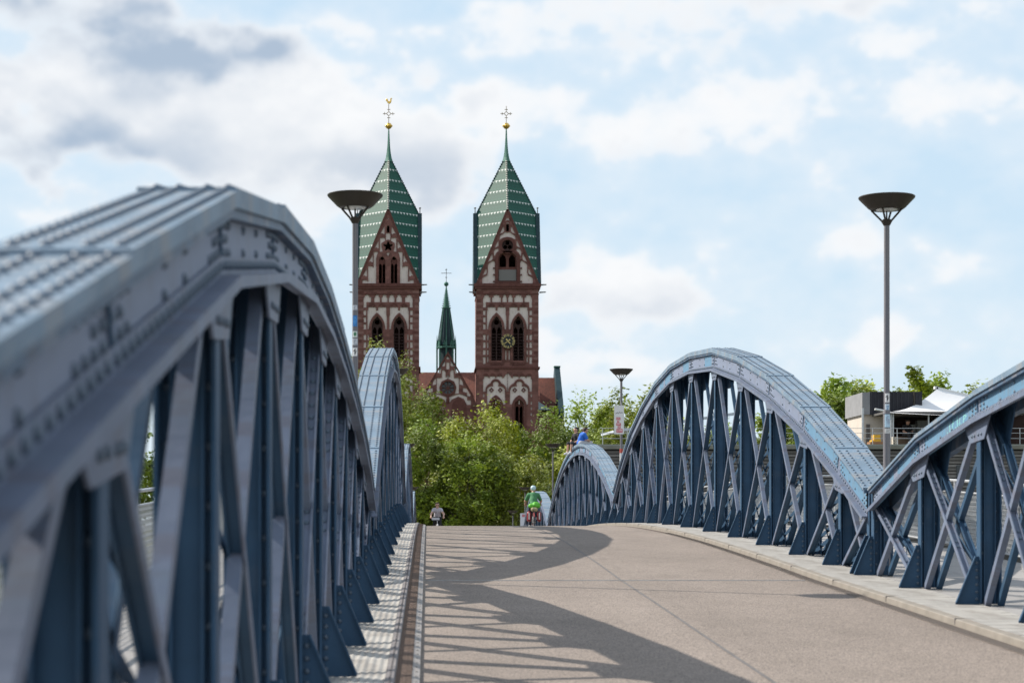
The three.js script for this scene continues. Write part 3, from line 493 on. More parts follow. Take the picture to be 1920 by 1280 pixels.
M.plaster = mottled([0.62, 0.535, 0.495], 0.07, 6, { stain: [0.50, 0.41, 0.37], amt: 0.5, rough: 0.95 });
M.louvre = mottled([0.055, 0.032, 0.03], 0.3, 6, { rough: 0.8 });
M.pane = mat([0.045, 0.05, 0.055], { rough: 0.18 });
M.copper = mottled([0.055, 0.15, 0.115], 0.3, 6, { stain: [0.12, 0.26, 0.21], amt: 0.7, rough: 0.55 });
M.copperDark = mottled([0.022, 0.045, 0.052], 0.3, 6, { rough: 0.5 });
M.gold = mat([0.75, 0.48, 0.12], { rough: 0.3, metal: 1 });
M.goldPaint = mat([0.72, 0.55, 0.20], { rough: 0.45 });
M.iron = mat([0.16, 0.15, 0.14], { rough: 0.5, metal: 0.4 });
M.redtile = (() => { const t = tex(256, 256, (u, v) => { const row = Math.floor(v * 24), c = Math.floor(u * 16 + (row % 2) * 0.5), r = VAL[PERM[(PERM[c & 15] + row) & 255]], e = (v * 24) % 1 < 0.2 ? 0.75 : 1, n = fbm2(u * 6, v * 6, 3, 6), k = (0.75 + 0.45 * r + 0.5 * (n - 0.5)) * e; return [0.17 * k, 0.052 * k, 0.03 * k]; }, { rep: [0.3, 0.3] }); return new THREE.MeshStandardMaterial({ map: t, roughness: 0.75 }); })();
M.greentile = (() => {                                // glazed green tiles with rows of white tile triangles
  const t = tex(256, 512, (u, v) => {
    const rows = 10, row = Math.floor(v * rows), cols = 4, c = Math.floor(u * cols + (row % 2) * 0.5), r = VAL[PERM[(PERM[(c + 3) & 255] + row * 11) & 255]], fv = (v * rows) % 1, fu = (u * cols + (row % 2) * 0.5) % 1;
    const e = (fv < 0.16 ? 0.7 : 1) * (fu < 0.06 ? 0.85 : 1), n = fbm2(u * 4, v * 8, 3, 4), k = (0.75 + 0.5 * r + 0.35 * (n - 0.5)) * e;
    const y = (v - 0.42) / 0.17, wd = y < 0 ? 0 : y > 1 ? 0 : y > 0.62 ? 0.34 : 0.06 + 0.16 * y / 0.62;
    if (y > 0 && y < 1 && Math.abs(u - 0.5) < wd) return [0.62 * e, 0.64 * e, 0.61 * e];
    return [0.016 * k, 0.083 * k, 0.061 * k];
  }, { rep: [1 / 0.54, 1 / 1.43] });
  return new THREE.MeshPhysicalMaterial({ map: t, roughness: 0.55, specularIntensity: 0.35 });
})();
const church = thing('church', 'twin-towered red sandstone church with green tiled spires behind the trees', 'church', [cx(840), 0, -CD - 20]);
{
  const shapeOf = (pts, c) => { const s = new THREE.Shape(); pts.forEach(([x, y], i) => i ? s.lineTo(c + x, y) : s.moveTo(c + x, y)); s.closePath(); return s; };
  const pathOf = (pts, c) => { const s = new THREE.Path(); pts.forEach(([x, y], i) => i ? s.lineTo(c + x, y) : s.moveTo(c + x, y)); s.closePath(); return s; };
  const area = p => p.reduce((a, q, i) => { const r = p[(i + 1) % p.length]; return a + q[0] * r[1] - r[0] * q[1]; }, 0);
  const ccw = p => area(p) < 0 ? [...p].reverse() : p, cw = p => area(p) > 0 ? [...p].reverse() : p;
  const slab = (outline, holes, front, depth) => { const s = shapeOf(ccw(outline), 0); for (const h of holes) s.holes.push(pathOf(cw(h), 0)); const g = new THREE.ExtrudeGeometry(s, { depth, bevelEnabled: false }); g.translate(0, EYE, front - depth); return g; };
  const mirror = (p, ax) => p.map(([x, y]) => [2 * ax - x, y]);
  const quad = (a, c, b, n = 8) => Array.from({ length: n + 1 }, (_, i) => { const t = i / n, u = 1 - t; return [u * u * a[0] + 2 * u * t * c[0] + t * t * b[0], u * u * a[1] + 2 * u * t * c[1] + t * t * b[1]]; });
  const circ = (x, y, r, n = 24, a0 = 0, a1 = Math.PI * 2) => Array.from({ length: n }, (_, i) => { const a = mix(a0, a1, i / n); return [x + r * Math.cos(a), y + r * Math.sin(a)]; });
  const lancet = (x0, x1, yb, ys, ya) => { const m = (x0 + x1) / 2; return [[x0, yb], [x0, ys], ...quad([x0, ys], [x0, mix(ys, ya, 0.55)], [m, ya]).slice(1), ...quad([m, ya], [x1, mix(ys, ya, 0.55)], [x1, ys]).slice(1), [x1, yb]]; };
  const rect = (x0, x1, y0, y1) => [[x0, y0], [x1, y0], [x1, y1], [x0, y1]];
  const zf = -CD;
  const tower = (C, variant, label) => {
    // working space: pixels of the big view of the right shaft (8 per picture pixel), mirrored about 657
    const q = ([x, y]) => [cx(C) + (x - 657) / 8 / CS, chh(530 + y / 8)], q3 = ([x, y]) => [cx(C) + (x - 835) / 10.105 / CS, chh(680 + y / 10.105)];
    const Q = p => p.map(q), Q3 = p => p.map(q3), both = (p) => [Q(p), Q(mirror(p, 657))], both3 = p => [Q3(p), Q3(mirror(p, 835))];
    const holes = [], wins = [];
    const stepped = (a, b) => { const c = (a + b) / 2, w = (b - a) / 2; return [[a, 290], [a, 215], [a + w * 0.36, 215], [a + w * 0.36, 185], [c - 11, 185], [c - 11, 155], [c + 11, 155], [c + 11, 185], [b - w * 0.36, 185], [b - w * 0.36, 215], [b, 215], [b, 290]]; };
    const leg = [[288, 370], [288, 215], [308, 215], [308, 185], [333, 185], [333, 155], [352, 155], [352, 185], [378, 185], [378, 215], [402, 215], [402, 290], [332, 290], [332, 370]];
    holes.push(...both(leg)); for (const [a, b] of variant === 'left' ? [[450, 533], [560, 648]] : [[425, 557], [580, 647]]) holes.push(...both(stepped(a, b)));
    for (const [a, b] of [[412, 485], [515, 592], [620, 698], [778, 858], [890, 975], [1005, 1080], [1112, 1215]]) holes.push(...both(rect(288, 327, a, b)));
    for (const [a, b] of [[778, 858], [890, 975], [1005, 1080], [1112, 1190]]) holes.push(...both(rect(350, 369, a, b)));
    holes.push(...both(rect(622, 641, 1010, 1155)));
    const sp = [[347, 697], [347, 412], [358, 412], [358, 365], [478, 365], [478, 412], [507, 412], [507, 365], [630, 365], [630, 490], [638, 490], [638, 697], [622, 697], ...quad([614, 690], [612, 540], [490, 445]), ...quad([490, 445], [370, 540], [367, 690]).slice(1)];
    holes.push(...both(sp));
    const win = lancet(412, 574, 1165, 650, 500); wins.push(...both(win));
    // lower stage
    const tre = [[415, 545], ...quad([415, 545], [405, 430], [505, 388], 6).slice(1), ...quad([512, 380], [540, 305], [610, 303], 5), ...quad([610, 303], [680, 305], [712, 380], 5).slice(1), ...quad([720, 388], [822, 430], [822, 545], 6)];
    const upper = [[372, 545], [372, 310], [388, 310], [388, 255], [475, 255], [475, 285], [495, 285], [495, 255], [600, 255], [600, 285], [622, 285], [622, 255], [735, 255], [735, 285], [755, 285], [780, 255], [815, 205], [835, 200]];
    const half = [...upper, [835, 545], [828, 545], ...[...tre].reverse(), [395, 545]];
    holes.push(...both3(half.map(([x, y]) => [Math.min(x, 833), y])));
    const inn = [[447, 785], [447, 560], ...quad([447, 560], [430, 440], [545, 445], 6).slice(1), [565, 440], [555, 390], ...quad([555, 390], [575, 350], [610, 350], 4).slice(1), ...quad([610, 350], [650, 350], [668, 390], 4).slice(1), [658, 440], [680, 445], ...quad([680, 445], [795, 440], [785, 560], 6).slice(1), [795, 785], [770, 785], ...quad([755, 790], [720, 660], [612, 608], 6), ...quad([612, 608], [510, 660], [470, 790], 6).slice(1)];
    holes.push(...both3(inn));
    for (const [a, b] of [[590, 645], [735, 790], [835, 890], [950, 1000], [1070, 1120]]) holes.push(...both3(rect(370, 396, a, b)));
    const low = lancet(520, 705, 1400, 800, 690); wins.push(...both3(low));
    const half58 = 58 / CS, c0 = cx(C), yt = chh(541), yb = -6;
    const out = rect(c0 - half58, c0 + half58, yb, yt);
    const T = part(church, 'tower', slab(out, [...holes, ...wins], zf, 0.2), M.sand, label);
    part(T, 'plaster_field', slab(out.map(([x, y]) => [c0 + (x - c0) * 0.985, y]), wins, zf - 0.12, 0.3), M.plaster);
    const bx = (x0, x1, h0, h1, z0, z1) => { const g = new THREE.BoxGeometry(x1 - x0, h1 - h0, z1 - z0); g.translate((x0 + x1) / 2, EYE + (h0 + h1) / 2, (z0 + z1) / 2); const u = g.attributes.uv, P = g.attributes.position, N = g.attributes.normal; for (let i = 0; i < u.count; i++) u.setXY(i, Math.abs(N.getX(i)) > 0.5 ? P.getZ(i) : P.getX(i), Math.abs(N.getY(i)) > 0.5 ? P.getZ(i) : P.getY(i)); return g; };
    part(T, 'shaft', merge([bx(c0 - half58 + 0.003, c0 - half58 + 0.6, yb, yt, zf - 7.73, zf - 0.42), bx(c0 + half58 - 0.6, c0 + half58 - 0.003, yb, yt, zf - 7.73, zf - 0.42), bx(c0 - half58 + 0.6, c0 + half58 - 0.6, yb, yt, zf - 7.7, zf - 7.1), bx(c0 - half58 + 0.6, c0 + half58 - 0.6, yt - 0.4, yt - 0.02, zf - 7.1, zf - 0.43)]), M.sand);
    // quoin blocks, proud of the corners
    // moulded rings, mullions and louvres of the belfry windows
    for (const mir of [false, true]) {
      const f = p => (mir ? mirror(p, 657) : p).map(q);
      part(T, 'arch_moulding', slab(f(lancet(376, 609, 1200, 690, 452)), [f(lancet(392, 592, 1195, 680, 476))], zf + 0.10, 0.1), M.sand);
      part(T, 'arch_moulding', slab(f(lancet(392, 592, 1195, 680, 476)), [f(win)], zf - 0.03, 0.14), M.sandLight);
      part(T, 'window_tracery', slab(f(lancet(412, 574, 1165, 650, 500)), [f(lancet(424, 484, 1160, 720, 655)), f(lancet(502, 562, 1160, 720, 655)), f(circ(493, 585, 38)), ], zf - 0.5, 0.14), M.louvre);
      for (let k = 0; k < 9; k++) { const y0 = 760 + k * 46, a = f([[420, y0]])[0], b = f([[566, y0]])[0]; const g = new THREE.BoxGeometry(Math.abs(b[0] - a[0]), 0.05, 0.36); g.rotateX(0.6); g.translate((a[0] + b[0]) / 2, EYE + a[1], zf - 0.9); part(T, 'louvre_slat', g, M.louvre); }
      const s0 = f([[395, 1165]])[0], s1 = f([[592, 1225]])[0]; const sl = loft([V(s0[0], EYE + s0[1], zf - 0.4), V(s0[0], EYE + s1[1], zf + 0.12), V(s0[0], EYE + s1[1] - 0.2, zf - 0.4)], [V(s1[0], EYE + s0[1], zf - 0.4), V(s1[0], EYE + s1[1], zf + 0.12), V(s1[0], EYE + s1[1] - 0.2, zf - 0.4)]); part(T, 'window_sill', sl, M.sandDark);
      const f3 = p => (mir ? mirror(p, 835) : p).map(q3);
      part(T, 'arch_moulding', slab([...tre.map(p => p), ...[...tre].reverse().map(([x, y]) => [612 + (x - 612) * 0.9, y + 14])].length ? f3([...tre, ...[...tre].reverse().map(([x, y]) => [615 + (x - 615) * 0.90, 303 + (y - 303) * 0.97 + 26])]) : [], [], zf + 0.1, 0.1), M.sand);
      for (const dx of [530, 697]) part(T, 'diamond_ornament', slab(f3([[dx - 46, 515], [dx, 465], [dx + 46, 515], [dx, 565]]), [f3([[dx - 20, 515], [dx, 493], [dx + 20, 515], [dx, 537]])], zf - 0.02, 0.1), M.sandDark);
      part(T, 'arch_moulding', slab(f3(lancet(478, 748, 1395, 790, 612)), [f3(lancet(520, 705, 1390, 800, 690))], zf + 0.06, 0.1), M.sandDark);
      part(T, 'window_tracery', slab(f3(lancet(520, 705, 1390, 800, 690)), [f3(lancet(545, 605, 1380, 860, 815)), f3(lancet(620, 682, 1380, 860, 815))], zf - 0.45, 0.12), M.sandDark);
      part(T, 'window_tracery', slab(f3(rect(602, 624, 780, 712)), [], zf - 0.3, 0.1), M.plaster);
      // frieze of little round arches
      for (let k = 0; k < 3; k++) { const X0 = 425 + k * 130; part(T, 'frieze_arch', slab(f3([...circ(X0, 250, 50, 10, Math.PI, 2 * Math.PI + 0.01), [X0 + 50, 250]]), [], zf + 0.05, 0.07), M.sandDark); }
      for (let k = 0; k < 2; k++) { const X0 = 420 + k * 145; part(T, 'frieze_arch', slab(f([...circ(X0, 352, 48, 10, Math.PI, 2 * Math.PI + 0.01), [X0 + 48, 352]]), [f([...circ(X0, 352, 30, 10, Math.PI, 2 * Math.PI + 0.01), [X0 + 30, 352]])], zf + 0.06, 0.07), M.sandDark); }
      // corner quoins: alternating long and short stones
      for (let k = 0; k < 26; k++) { const h0 = chh(680) + k * 0.36, w = k % 2 ? 0.55 : 0.82; const xa = mir ? c0 + half58 - w : c0 - half58 - 0.02, xb = mir ? c0 + half58 + 0.02 : c0 - half58 + w; part(T, 'quoin_stone', bx(xa, xb, h0 + 0.012, h0 + 0.348, zf - 0.4, zf + 0.025), (k * 7 + (mir ? 3 : 0)) % 5 < 2 ? M.sandLight : (k * 5) % 7 < 2 ? M.sandDark : M.sand); }
    }
    const ledge = (y0, y1, o, n = 'cornice') => part(T, n, bx(c0 - half58 - o, c0 + half58 + o, chh(y0), chh(y1), zf - 7.73 - o, zf + o), M.sandDark);
    ledge(541.5, 537, 0.22); ledge(537, 531.5, 0.32); ledge(691, 687.5, 0.18, 'string_course'); ledge(552, 549.5, 0.06, 'string_course');
    // gable faces of the rhombic roof
    const gh = chh(396), gb = chh(535), gw = 57.5 / CS, G = p => p.map(([x, y]) => variant === 'left' ? [c0 + (x - 576) / 8.533 / CS, chh(390 + y / 8.533)] : [c0 + (x - 655) / 8 / CS, chh(380 + y / 8)]);
    const gout = [[c0 - gw, gb], [c0 + gw, gb], [c0, gh]];
    const gHoles = [], gWins = [], bothG = (p, ax) => { gHoles.push(G(p)); gHoles.push(G(mirror(p, ax))); };
    if (variant === 'left') {
      const ax = 576;
      bothG([[165, 1215], [165, 1152], [235, 1152], [242, 1172], [256, 1172], [256, 928], [330, 928], [335, 945], [346, 945], [346, 700], [418, 700], [400, 740], [385, 800], [385, 1215]], ax);
      bothG([[168, 1090], [238, 960], [240, 1085], [225, 1098], [205, 1078], [185, 1080]], ax);
      bothG([[268, 862], [330, 738], [332, 862], [318, 870], [298, 850]], ax);
      bothG([[362, 640], [424, 510], [426, 640], [412, 645], [392, 628]], ax);
      bothG([[452, 412], [520, 282], [522, 412], [508, 418], [484, 402]], ax);
      bothG([[445, 700], [445, 475], [520, 475], [530, 500], [534, 520], [470, 560], [470, 620], [490, 690]], ax);
      gHoles.push(G([[540, 400], [612, 400], [612, 500], [596, 512], [576, 500], [556, 512], [540, 500]]));
      gHoles.push(G([[540, 188], [576, 150], [612, 188], [596, 180], [576, 172], [556, 180]])); gHoles.push(G([[546, 712], [606, 712], [576, 772]]));
      gWins.push(G(lancet(554, 598, 392, 300, 272)));
      gWins.push(G([...Array(24)].map((_, i) => { const a = i / 24 * 2 * Math.PI + Math.PI / 2, r = 62 + 22 * Math.cos(5 * (a - Math.PI / 2)); return [576 + r * Math.cos(a), 610 - r * Math.sin(a)]; })));
      for (const d of [0, 1]) { const w1 = p => G(d ? mirror(p, ax) : p); gWins.push(w1(lancet(428, 532, 1205, 850, 770))); }
    } else {
      const ax = 655;
      bothG([[275, 1220], [275, 1135], [300, 1110], [350, 1085], [360, 1040], [360, 930], [380, 905], [430, 870], [445, 840], [465, 900], [465, 1220]], ax);
      bothG([[285, 1085], [335, 985], [345, 1000], [345, 1040], [335, 1070]], ax);
      bothG([[360, 885], [420, 770], [432, 790], [432, 840], [415, 862]], ax);
      bothG([[450, 800], [450, 730], [470, 695], [515, 680], [522, 720], [490, 745], [465, 790]], ax);
      bothG([[455, 690], [515, 560], [520, 580], [520, 640], [495, 662], [465, 672]], ax);
      bothG([[540, 465], [590, 360], [604, 358], [606, 420], [590, 445]], ax);
      gHoles.push(G([[535, 555], [540, 495], [590, 465], [612, 438], [655, 445], [698, 438], [720, 465], [770, 495], [775, 555], [720, 522], [655, 510], [590, 522]]));
      gHoles.push(G([[615, 290], [640, 225], [670, 225], [695, 290], [680, 268], [655, 258], [630, 268]])); gHoles.push(G([[632, 312], [655, 284], [678, 312]]));
      gWins.push(G(rect(634, 676, 430, 320))); gWins.push(G(circ(655, 640, 88)));
      gWins.push(G([[515, 1180], [515, 850], ...quad([515, 850], [520, 760], [600, 745], 6).slice(1), [710, 745], ...quad([710, 745], [790, 760], [795, 850], 6).slice(1), [795, 1180]]));
    }
    const gab = part(T, 'gable', slab(gout, [...gHoles, ...gWins], zf + 0.02, 0.22), M.sand);
    part(T, 'plaster_field', slab(gout.map(([x, y]) => [c0 + (x - c0) * 0.97, mix(gb, y, 0.97)]), gWins, zf - 0.11, 0.3), M.plaster);
    if (variant === 'left') for (const d of [0, 1]) { const w1 = p => G(d ? mirror(p, 576) : p); part(T, 'gable_window', slab(w1(lancet(398, 560, 1215, 830, 712)), [w1(lancet(428, 476, 1205, 925, 885)), w1(lancet(486, 532, 1205, 925, 885)), w1(circ(480, 800, 30, 10))], zf - 0.18, 0.2), M.sandDark); }
    else {
      part(T, 'gable_window', slab(G([[500, 1190], [500, 850], ...quad([500, 850], [510, 750], [600, 735], 6).slice(1), [710, 735], ...quad([710, 735], [800, 750], [810, 850], 6).slice(1), [810, 1190]]), [G(lancet(535, 635, 960, 850, 770)), G(lancet(675, 775, 960, 850, 770))], zf - 0.3, 0.12), M.sandDark);
      part(T, 'gable_grille', slab(G(rect(525, 785, 1165, 1000)), [], zf - 0.2, 0.08), M.iron);
      part(T, 'rose_ring', slab(G(circ(655, 640, 122)), [G(circ(655, 640, 84))], zf + 0.1, 0.16), M.sandDark);
      part(T, 'window_arch', slab(G([[470, 1195], [470, 850], ...quad([470, 850], [480, 735], [590, 722], 6).slice(1), [720, 722], ...quad([720, 722], [830, 735], [840, 850], 6).slice(1), [840, 1195]]), [G([[512, 1180], [512, 850], ...quad([512, 850], [518, 762], [600, 748], 6).slice(1), [710, 748], ...quad([710, 748], [792, 762], [798, 850], 6).slice(1), [798, 1180]])], zf + 0.1, 0.12), M.sandDark);
      part(T, 'rose_tracery', slab(G(circ(655, 640, 86)), [G(circ(655, 598, 32, 12)), G(circ(622, 660, 32, 12)), G(circ(690, 660, 32, 12))], zf - 0.25, 0.1), M.louvre);
      for (const sx of [1, -1]) for (const py of [860, 980, 1080, 1180]) { const a = G([[655 + sx * 205, py]])[0]; part(T, 'frame_block', bx(a[0] - 0.1, a[0] + 0.1, a[1] - 0.09, a[1] + 0.09, zf - 0.05, zf + 0.1), M.sandDark); }
    }
    part(T, 'rear_gable', slab(gout, [], zf - 7.4, 0.3), M.sand);
    // raking copings, side gables, roof
    const dep = 7.73, w = half58, zc = zf - dep / 2, czh = py => chh(py) * (CD + dep / 2) / CD, apexH = czh(290), A0 = V(c0, EYE + apexH, zc);
    const gz = [V(c0, EYE + gh, zf - 0.05), V(c0 + w + 0.08, EYE + gh, zc), V(c0, EYE + gh, zf - dep + 0.05), V(c0 - w - 0.08, EYE + gh, zc)];
    const cn = [V(c0 + w + 0.08, EYE + gb, zf - 0.05), V(c0 + w + 0.08, EYE + gb, zf - dep + 0.05), V(c0 - w - 0.08, EYE + gb, zf - dep + 0.05), V(c0 - w - 0.08, EYE + gb, zf - 0.05)];
    for (const sx of [-1, 1]) {
      const e = V(c0 + sx * gw * 1.02, EYE + gb, zf + 0.08), f = V(c0, EYE + gh + 0.25, zf + 0.08), dd = V().subVectors(f, e).normalize(), nn = V(-dd.y, dd.x, 0).multiplyScalar(0.13);
      part(T, 'gable_coping', loft([e.clone().add(nn), f.clone().add(nn), f.clone().sub(nn), e.clone().sub(nn)], [e.clone().add(nn), f.clone().add(nn), f.clone().sub(nn), e.clone().sub(nn)].map(v => v.clone().add(V(0, 0, -0.45)))), M.sandDark);
      const xs = c0 + sx * (w + 0.10), sg = (px => [V(px, EYE + gb, zf + 0.1), V(px, EYE + gh + 0.35, zc + 0.2), V(px, EYE + gh + 0.35, zc - 0.2), V(px, EYE + gb, zf - dep - 0.1)]);
      part(T, 'side_gable', loft(sg(xs - sx * 0.25), sg(xs + sx * 0.25)), M.copperDark);
      part(T, 'finial', merge([tube(V(xs, EYE + gh + 0.2, zc), V(xs, EYE + czh(391), zc), 0.07, 0.06, 8), ball(V(xs, EYE + czh(390), zc), 0.16, 1, 0.6, 1, 8, 6)]), M.iron);
      for (const [py, L] of [[533, 0.9], [547, 0.85]]) part(T, 'water_spout', tube(V(c0 + sx * (w + 0.1), EYE + chh(py) - 0.05, zf - 0.2), V(c0 + sx * (w + 0.1 + L), EYE + chh(py), zf - 0.2), 0.1, 0.07, 8), M.iron);
    }
    const faces = [[0, 3, 3], [1, 0, 0], [2, 1, 1], [3, 2, 2]];            // [ridge gable, other gable, corner]
    faces.forEach(([a, b, c]) => {
      const P = [A0, gz[a], cn[c], gz[b]], e = V().subVectors(gz[a], gz[b]).setY(0).normalize();
      const t = [P[0], P[1], P[3], P[1], P[2], P[3]], nn = V().subVectors(P[1], P[0]).cross(V().subVectors(P[3], P[0])), m = V().addVectors(P[1], P[3]).multiplyScalar(0.5).sub(V(c0, EYE + gh, zc));
      if (nn.dot(m) < 0) { [t[1], t[2]] = [t[2], t[1]]; [t[4], t[5]] = [t[5], t[4]]; }
      const h0 = czh(318.5) + EYE;
      part(T, 'roof', flat(t, t.map(v => [V().subVectors(v, gz[a]).dot(e) + 0.27, v.y - h0 + 0.6 * 1.43])), M.greentile);
    });
    // beaded ridges and needle
    gz.forEach((gp, k) => { const L = gp.distanceTo(A0), nb = Math.round(L / 0.34), gs = [tube(gp, A0, 0.09, 0.05, 6)]; part(T, 'ridge', gs[0], M.copperDark); const bd = []; for (let i = 1; i < nb - 2; i++) bd.push(ball(gp.clone().lerp(A0, i / nb), 0.125, 1, 1, 1, 7, 5)); const m = part(T, 'ridge_beads', merge(bd), k === 0 ? mat([0.55, 0.52, 0.45], { rough: 0.4 }) : M.copperDark); m.userData.kind = 'stuff'; });
    const nd = [[0.52, 303], [0.36, 295], [0.25, 285], [0.17, 272], [0.12, 258], [0.09, 247], [0.07, 240]].map(([r, y]) => new THREE.Vector2(r, czh(y)));
    { const g = new THREE.LatheGeometry(nd, 4); g.rotateY(0); g.translate(c0, EYE, zc); const gg = g.toNonIndexed(); gg.computeVertexNormals(); part(T, 'spire_needle', gg, M.copper); }
    const bl = czh(236);
    part(T, 'gilt_ball', merge([ball(V(c0, EYE + bl, zc), 0.42, 1, 0.95, 1, 16, 12), ...[0, 1, 2, 3, 4, 5, 6, 7].map(k => ball(V(c0 + 0.36 * Math.cos(k * 0.785), EYE + bl, zc + 0.36 * Math.sin(k * 0.785)), 0.14, 1, 1, 1, 6, 5))]), M.gold);
    const X = (a, b, r = 0.045) => tube(V(c0 + a[0], EYE + a[1], zc), V(c0 + b[0], EYE + b[1], zc), r, r, 6), y0 = czh(213);
    part(T, 'cross', merge([X([0, bl], [0, y0 - 0.28]), X([0, y0 + 0.28], [0, czh(variant === 'left' ? 195 : 199)]), X([-0.74, y0], [-0.26, y0]), X([0.26, y0], [0.74, y0]), X([-0.28, y0], [0, y0 + 0.28]), X([0.28, y0], [0, y0 + 0.28]), X([-0.28, y0], [0, y0 - 0.28]), X([0.28, y0], [0, y0 - 0.28]), X([-0.2, y0 + 0.52], [0.2, y0 + 0.52]), X([-0.2, y0 - 0.52], [0.2, y0 - 0.52]), X([-0.52, y0 - 0.18], [-0.52, y0 + 0.18]), X([0.52, y0 - 0.18], [0.52, y0 + 0.18])]), mat([0.26, 0.2, 0.12], { rough: 0.5 }));
    if (variant === 'left') {
      const yr = czh(190), s = new THREE.Shape(); [[-0.38, 0.22], [-0.3, 0.34], [-0.16, 0.26], [-0.08, 0.02], [0.06, -0.02], [0.18, 0.12], [0.2, 0.34], [0.3, 0.42], [0.4, 0.36], [0.32, 0.3], [0.32, 0.06], [0.22, -0.2], [0.06, -0.3], [-0.14, -0.22], [-0.22, -0.02], [-0.34, 0.06]].forEach(([x, y], i) => i ? s.lineTo(x, y) : s.moveTo(x, y));
      const g = new THREE.ExtrudeGeometry(s, { depth: 0.1, bevelEnabled: true, bevelSize: 0.02, bevelThickness: 0.02, bevelSegments: 1 }); g.translate(c0 + 0.02, EYE + yr, zc - 0.05); part(T, 'weathercock', g, M.gold);
    }
    return { T, c0, zf };
  };
  tower(727.6, 'left', 'left tower with stepped gable ornament and a weathercock');
  const R = tower(951.8, 'right', 'right tower carrying the clock');
  // clock
  {
    const font = await new FontLoader().loadAsync('fonts/droid/droid_serif_bold.typeface.json');
    const y0 = EYE + chh(640), x0 = cx(952.2), z0 = -CD + 0.55;
    const d = new THREE.CylinderGeometry(0.90, 0.90, 0.14, 40); d.rotateX(Math.PI / 2); d.translate(x0, y0, z0 - 0.1); part(R.T, 'clock_face', d, mat([0.012, 0.013, 0.014], { rough: 0.6 }));
    const arm = new THREE.BoxGeometry(0.5, 0.5, 0.5); arm.translate(x0, y0, z0 - 0.35); part(R.T, 'clock_bracket', arm, M.sandDark);
    ['XII', 'I', 'II', 'III', 'IV', 'V', 'VI', 'VII', 'VIII', 'IX', 'X', 'XI'].forEach((s, k) => {
      const g = new TextGeometry(s, { font, size: 0.24, depth: 0.02, curveSegments: 2, bevelEnabled: false }); g.computeBoundingBox(); const b = g.boundingBox; g.translate(-(b.min.x + b.max.x) / 2, -(b.min.y + b.max.y) / 2, 0); g.scale(Math.min(1, 0.34 / (b.max.x - b.min.x)), 1.05, 1); const a = Math.PI / 2 - k * Math.PI / 6; g.rotateZ(a - Math.PI / 2); g.translate(x0 + 0.74 * Math.cos(a), y0 + 0.74 * Math.sin(a), z0 - 0.03); part(R.T, 'clock_numeral', g, M.goldPaint);
    });
    const hand = (ang, L, w, n) => { const a = Math.PI / 2 - ang, p = V(Math.cos(a), Math.sin(a), 0), o = V(-p.y, p.x, 0), P = (l, k) => V(x0, y0, z0 + 0.02).addScaledVector(p, l).addScaledVector(o, k); const lo = [P(-0.26, w * 0.8), P(-0.26, -w * 0.8), P(L * 0.8, -w * 0.6), P(L, 0), P(L * 0.8, w * 0.6)]; part(R.T, n, merge([loft(lo, lo.map(v => v.clone().add(V(0, 0, 0.03)))), ball(P(-0.27, 0), 0.09, 1, 1, 0.4, 8, 6)]), M.goldPaint); };
    hand(39 * Math.PI / 30, 0.70, 0.05, 'minute_hand'); hand((4 + 39 / 60) * Math.PI / 6, 0.50, 0.075, 'hour_hand');
  }
  // middle gable between the towers
  {
    const s = 4.41, q = ([x, y]) => [cx(750 + x / s), chh(490 + y / s)], Q = p => p.map(q), z = -CD - 1.4, ax = 397, both = p => [Q(p), Q(mirror(p, ax))];
    const out = Q([[397, 752], [190, 1105], [165, 1160], [165, 2700], [630, 2700], [630, 1160], [604, 1105]]);
    const holes = [Q(rect(386, 408, 778, 800)), Q([[384, 826], [410, 826], [410, 884], [384, 884]]), ...both([[300, 920], [338, 856], [342, 890], [338, 918]]), ...both([[345, 855], [372, 806], [376, 850], [366, 860]]), ...both([[305, 1085], [305, 955], [345, 955], [350, 890], [362, 888], [378, 905], [378, 942], [386, 952], [397, 925], [397, 960], [345, 985], [325, 1035], [340, 1088]]),
      ...both([[205, 1098], [240, 1040], [270, 1040], [270, 1010], [275, 985], [292, 960], [300, 960], [300, 1010], [272, 1015], [272, 1070], [240, 1078], [238, 1110], [215, 1110]]), ...both([[205, 1180], [205, 1140], [236, 1140], [236, 1110], [300, 1088], [335, 1095], [397, 1120], [380, 1160], [365, 1135], [310, 1110], [265, 1130], [238, 1180]])];
    const rose = Q(circ(397, 1037, 62)), arches = both(lancet(245, 365, 1700, 1200, 1118));
    const G = part(church, 'front_gable', slab(out, [...holes, rose, ...arches], z, 0.2), M.sand);
    part(G, 'plaster_field', slab(Q([[397, 775], [175, 1160], [175, 2690], [620, 2690], [620, 1160]]), [rose, ...arches], z - 0.12, 0.3), M.plaster);
    part(G, 'leaded_glass', slab(Q([[397, 800], [185, 1160], [185, 2690], [610, 2690], [610, 1160]]), [], z - 0.45, 0.05), M.pane);
    part(G, 'rose_ring', slab(Q(circ(397, 1037, 66)), [Q(circ(397, 1037, 52))], z + 0.1, 0.2), M.sandDark);
    const spokes = []; for (let k = 0; k < 8; k++) { const a = k * Math.PI / 4; spokes.push(tube(V(q([397, 1037])[0], EYE + q([397, 1037])[1], z - 0.3), V(q([397 + 52 * Math.cos(a), 0])[0], EYE + q([0, 1037 + 52 * Math.sin(a)])[1], z - 0.3), 0.06, 0.06, 6)); } part(G, 'rose_tracery', merge(spokes), M.sandDark);
    for (const p of [lancet(245, 365, 1700, 1200, 1118)]) for (const f of both(p)) part(G, 'arch_moulding', slab(f, [f.map(([x, y], i, a2) => { const mx = (a2[0][0] + a2[a2.length - 1][0]) / 2; return [mx + (x - mx) * 0.78, y - 0.35]; })], z + 0.08, 0.2), M.sandDark);
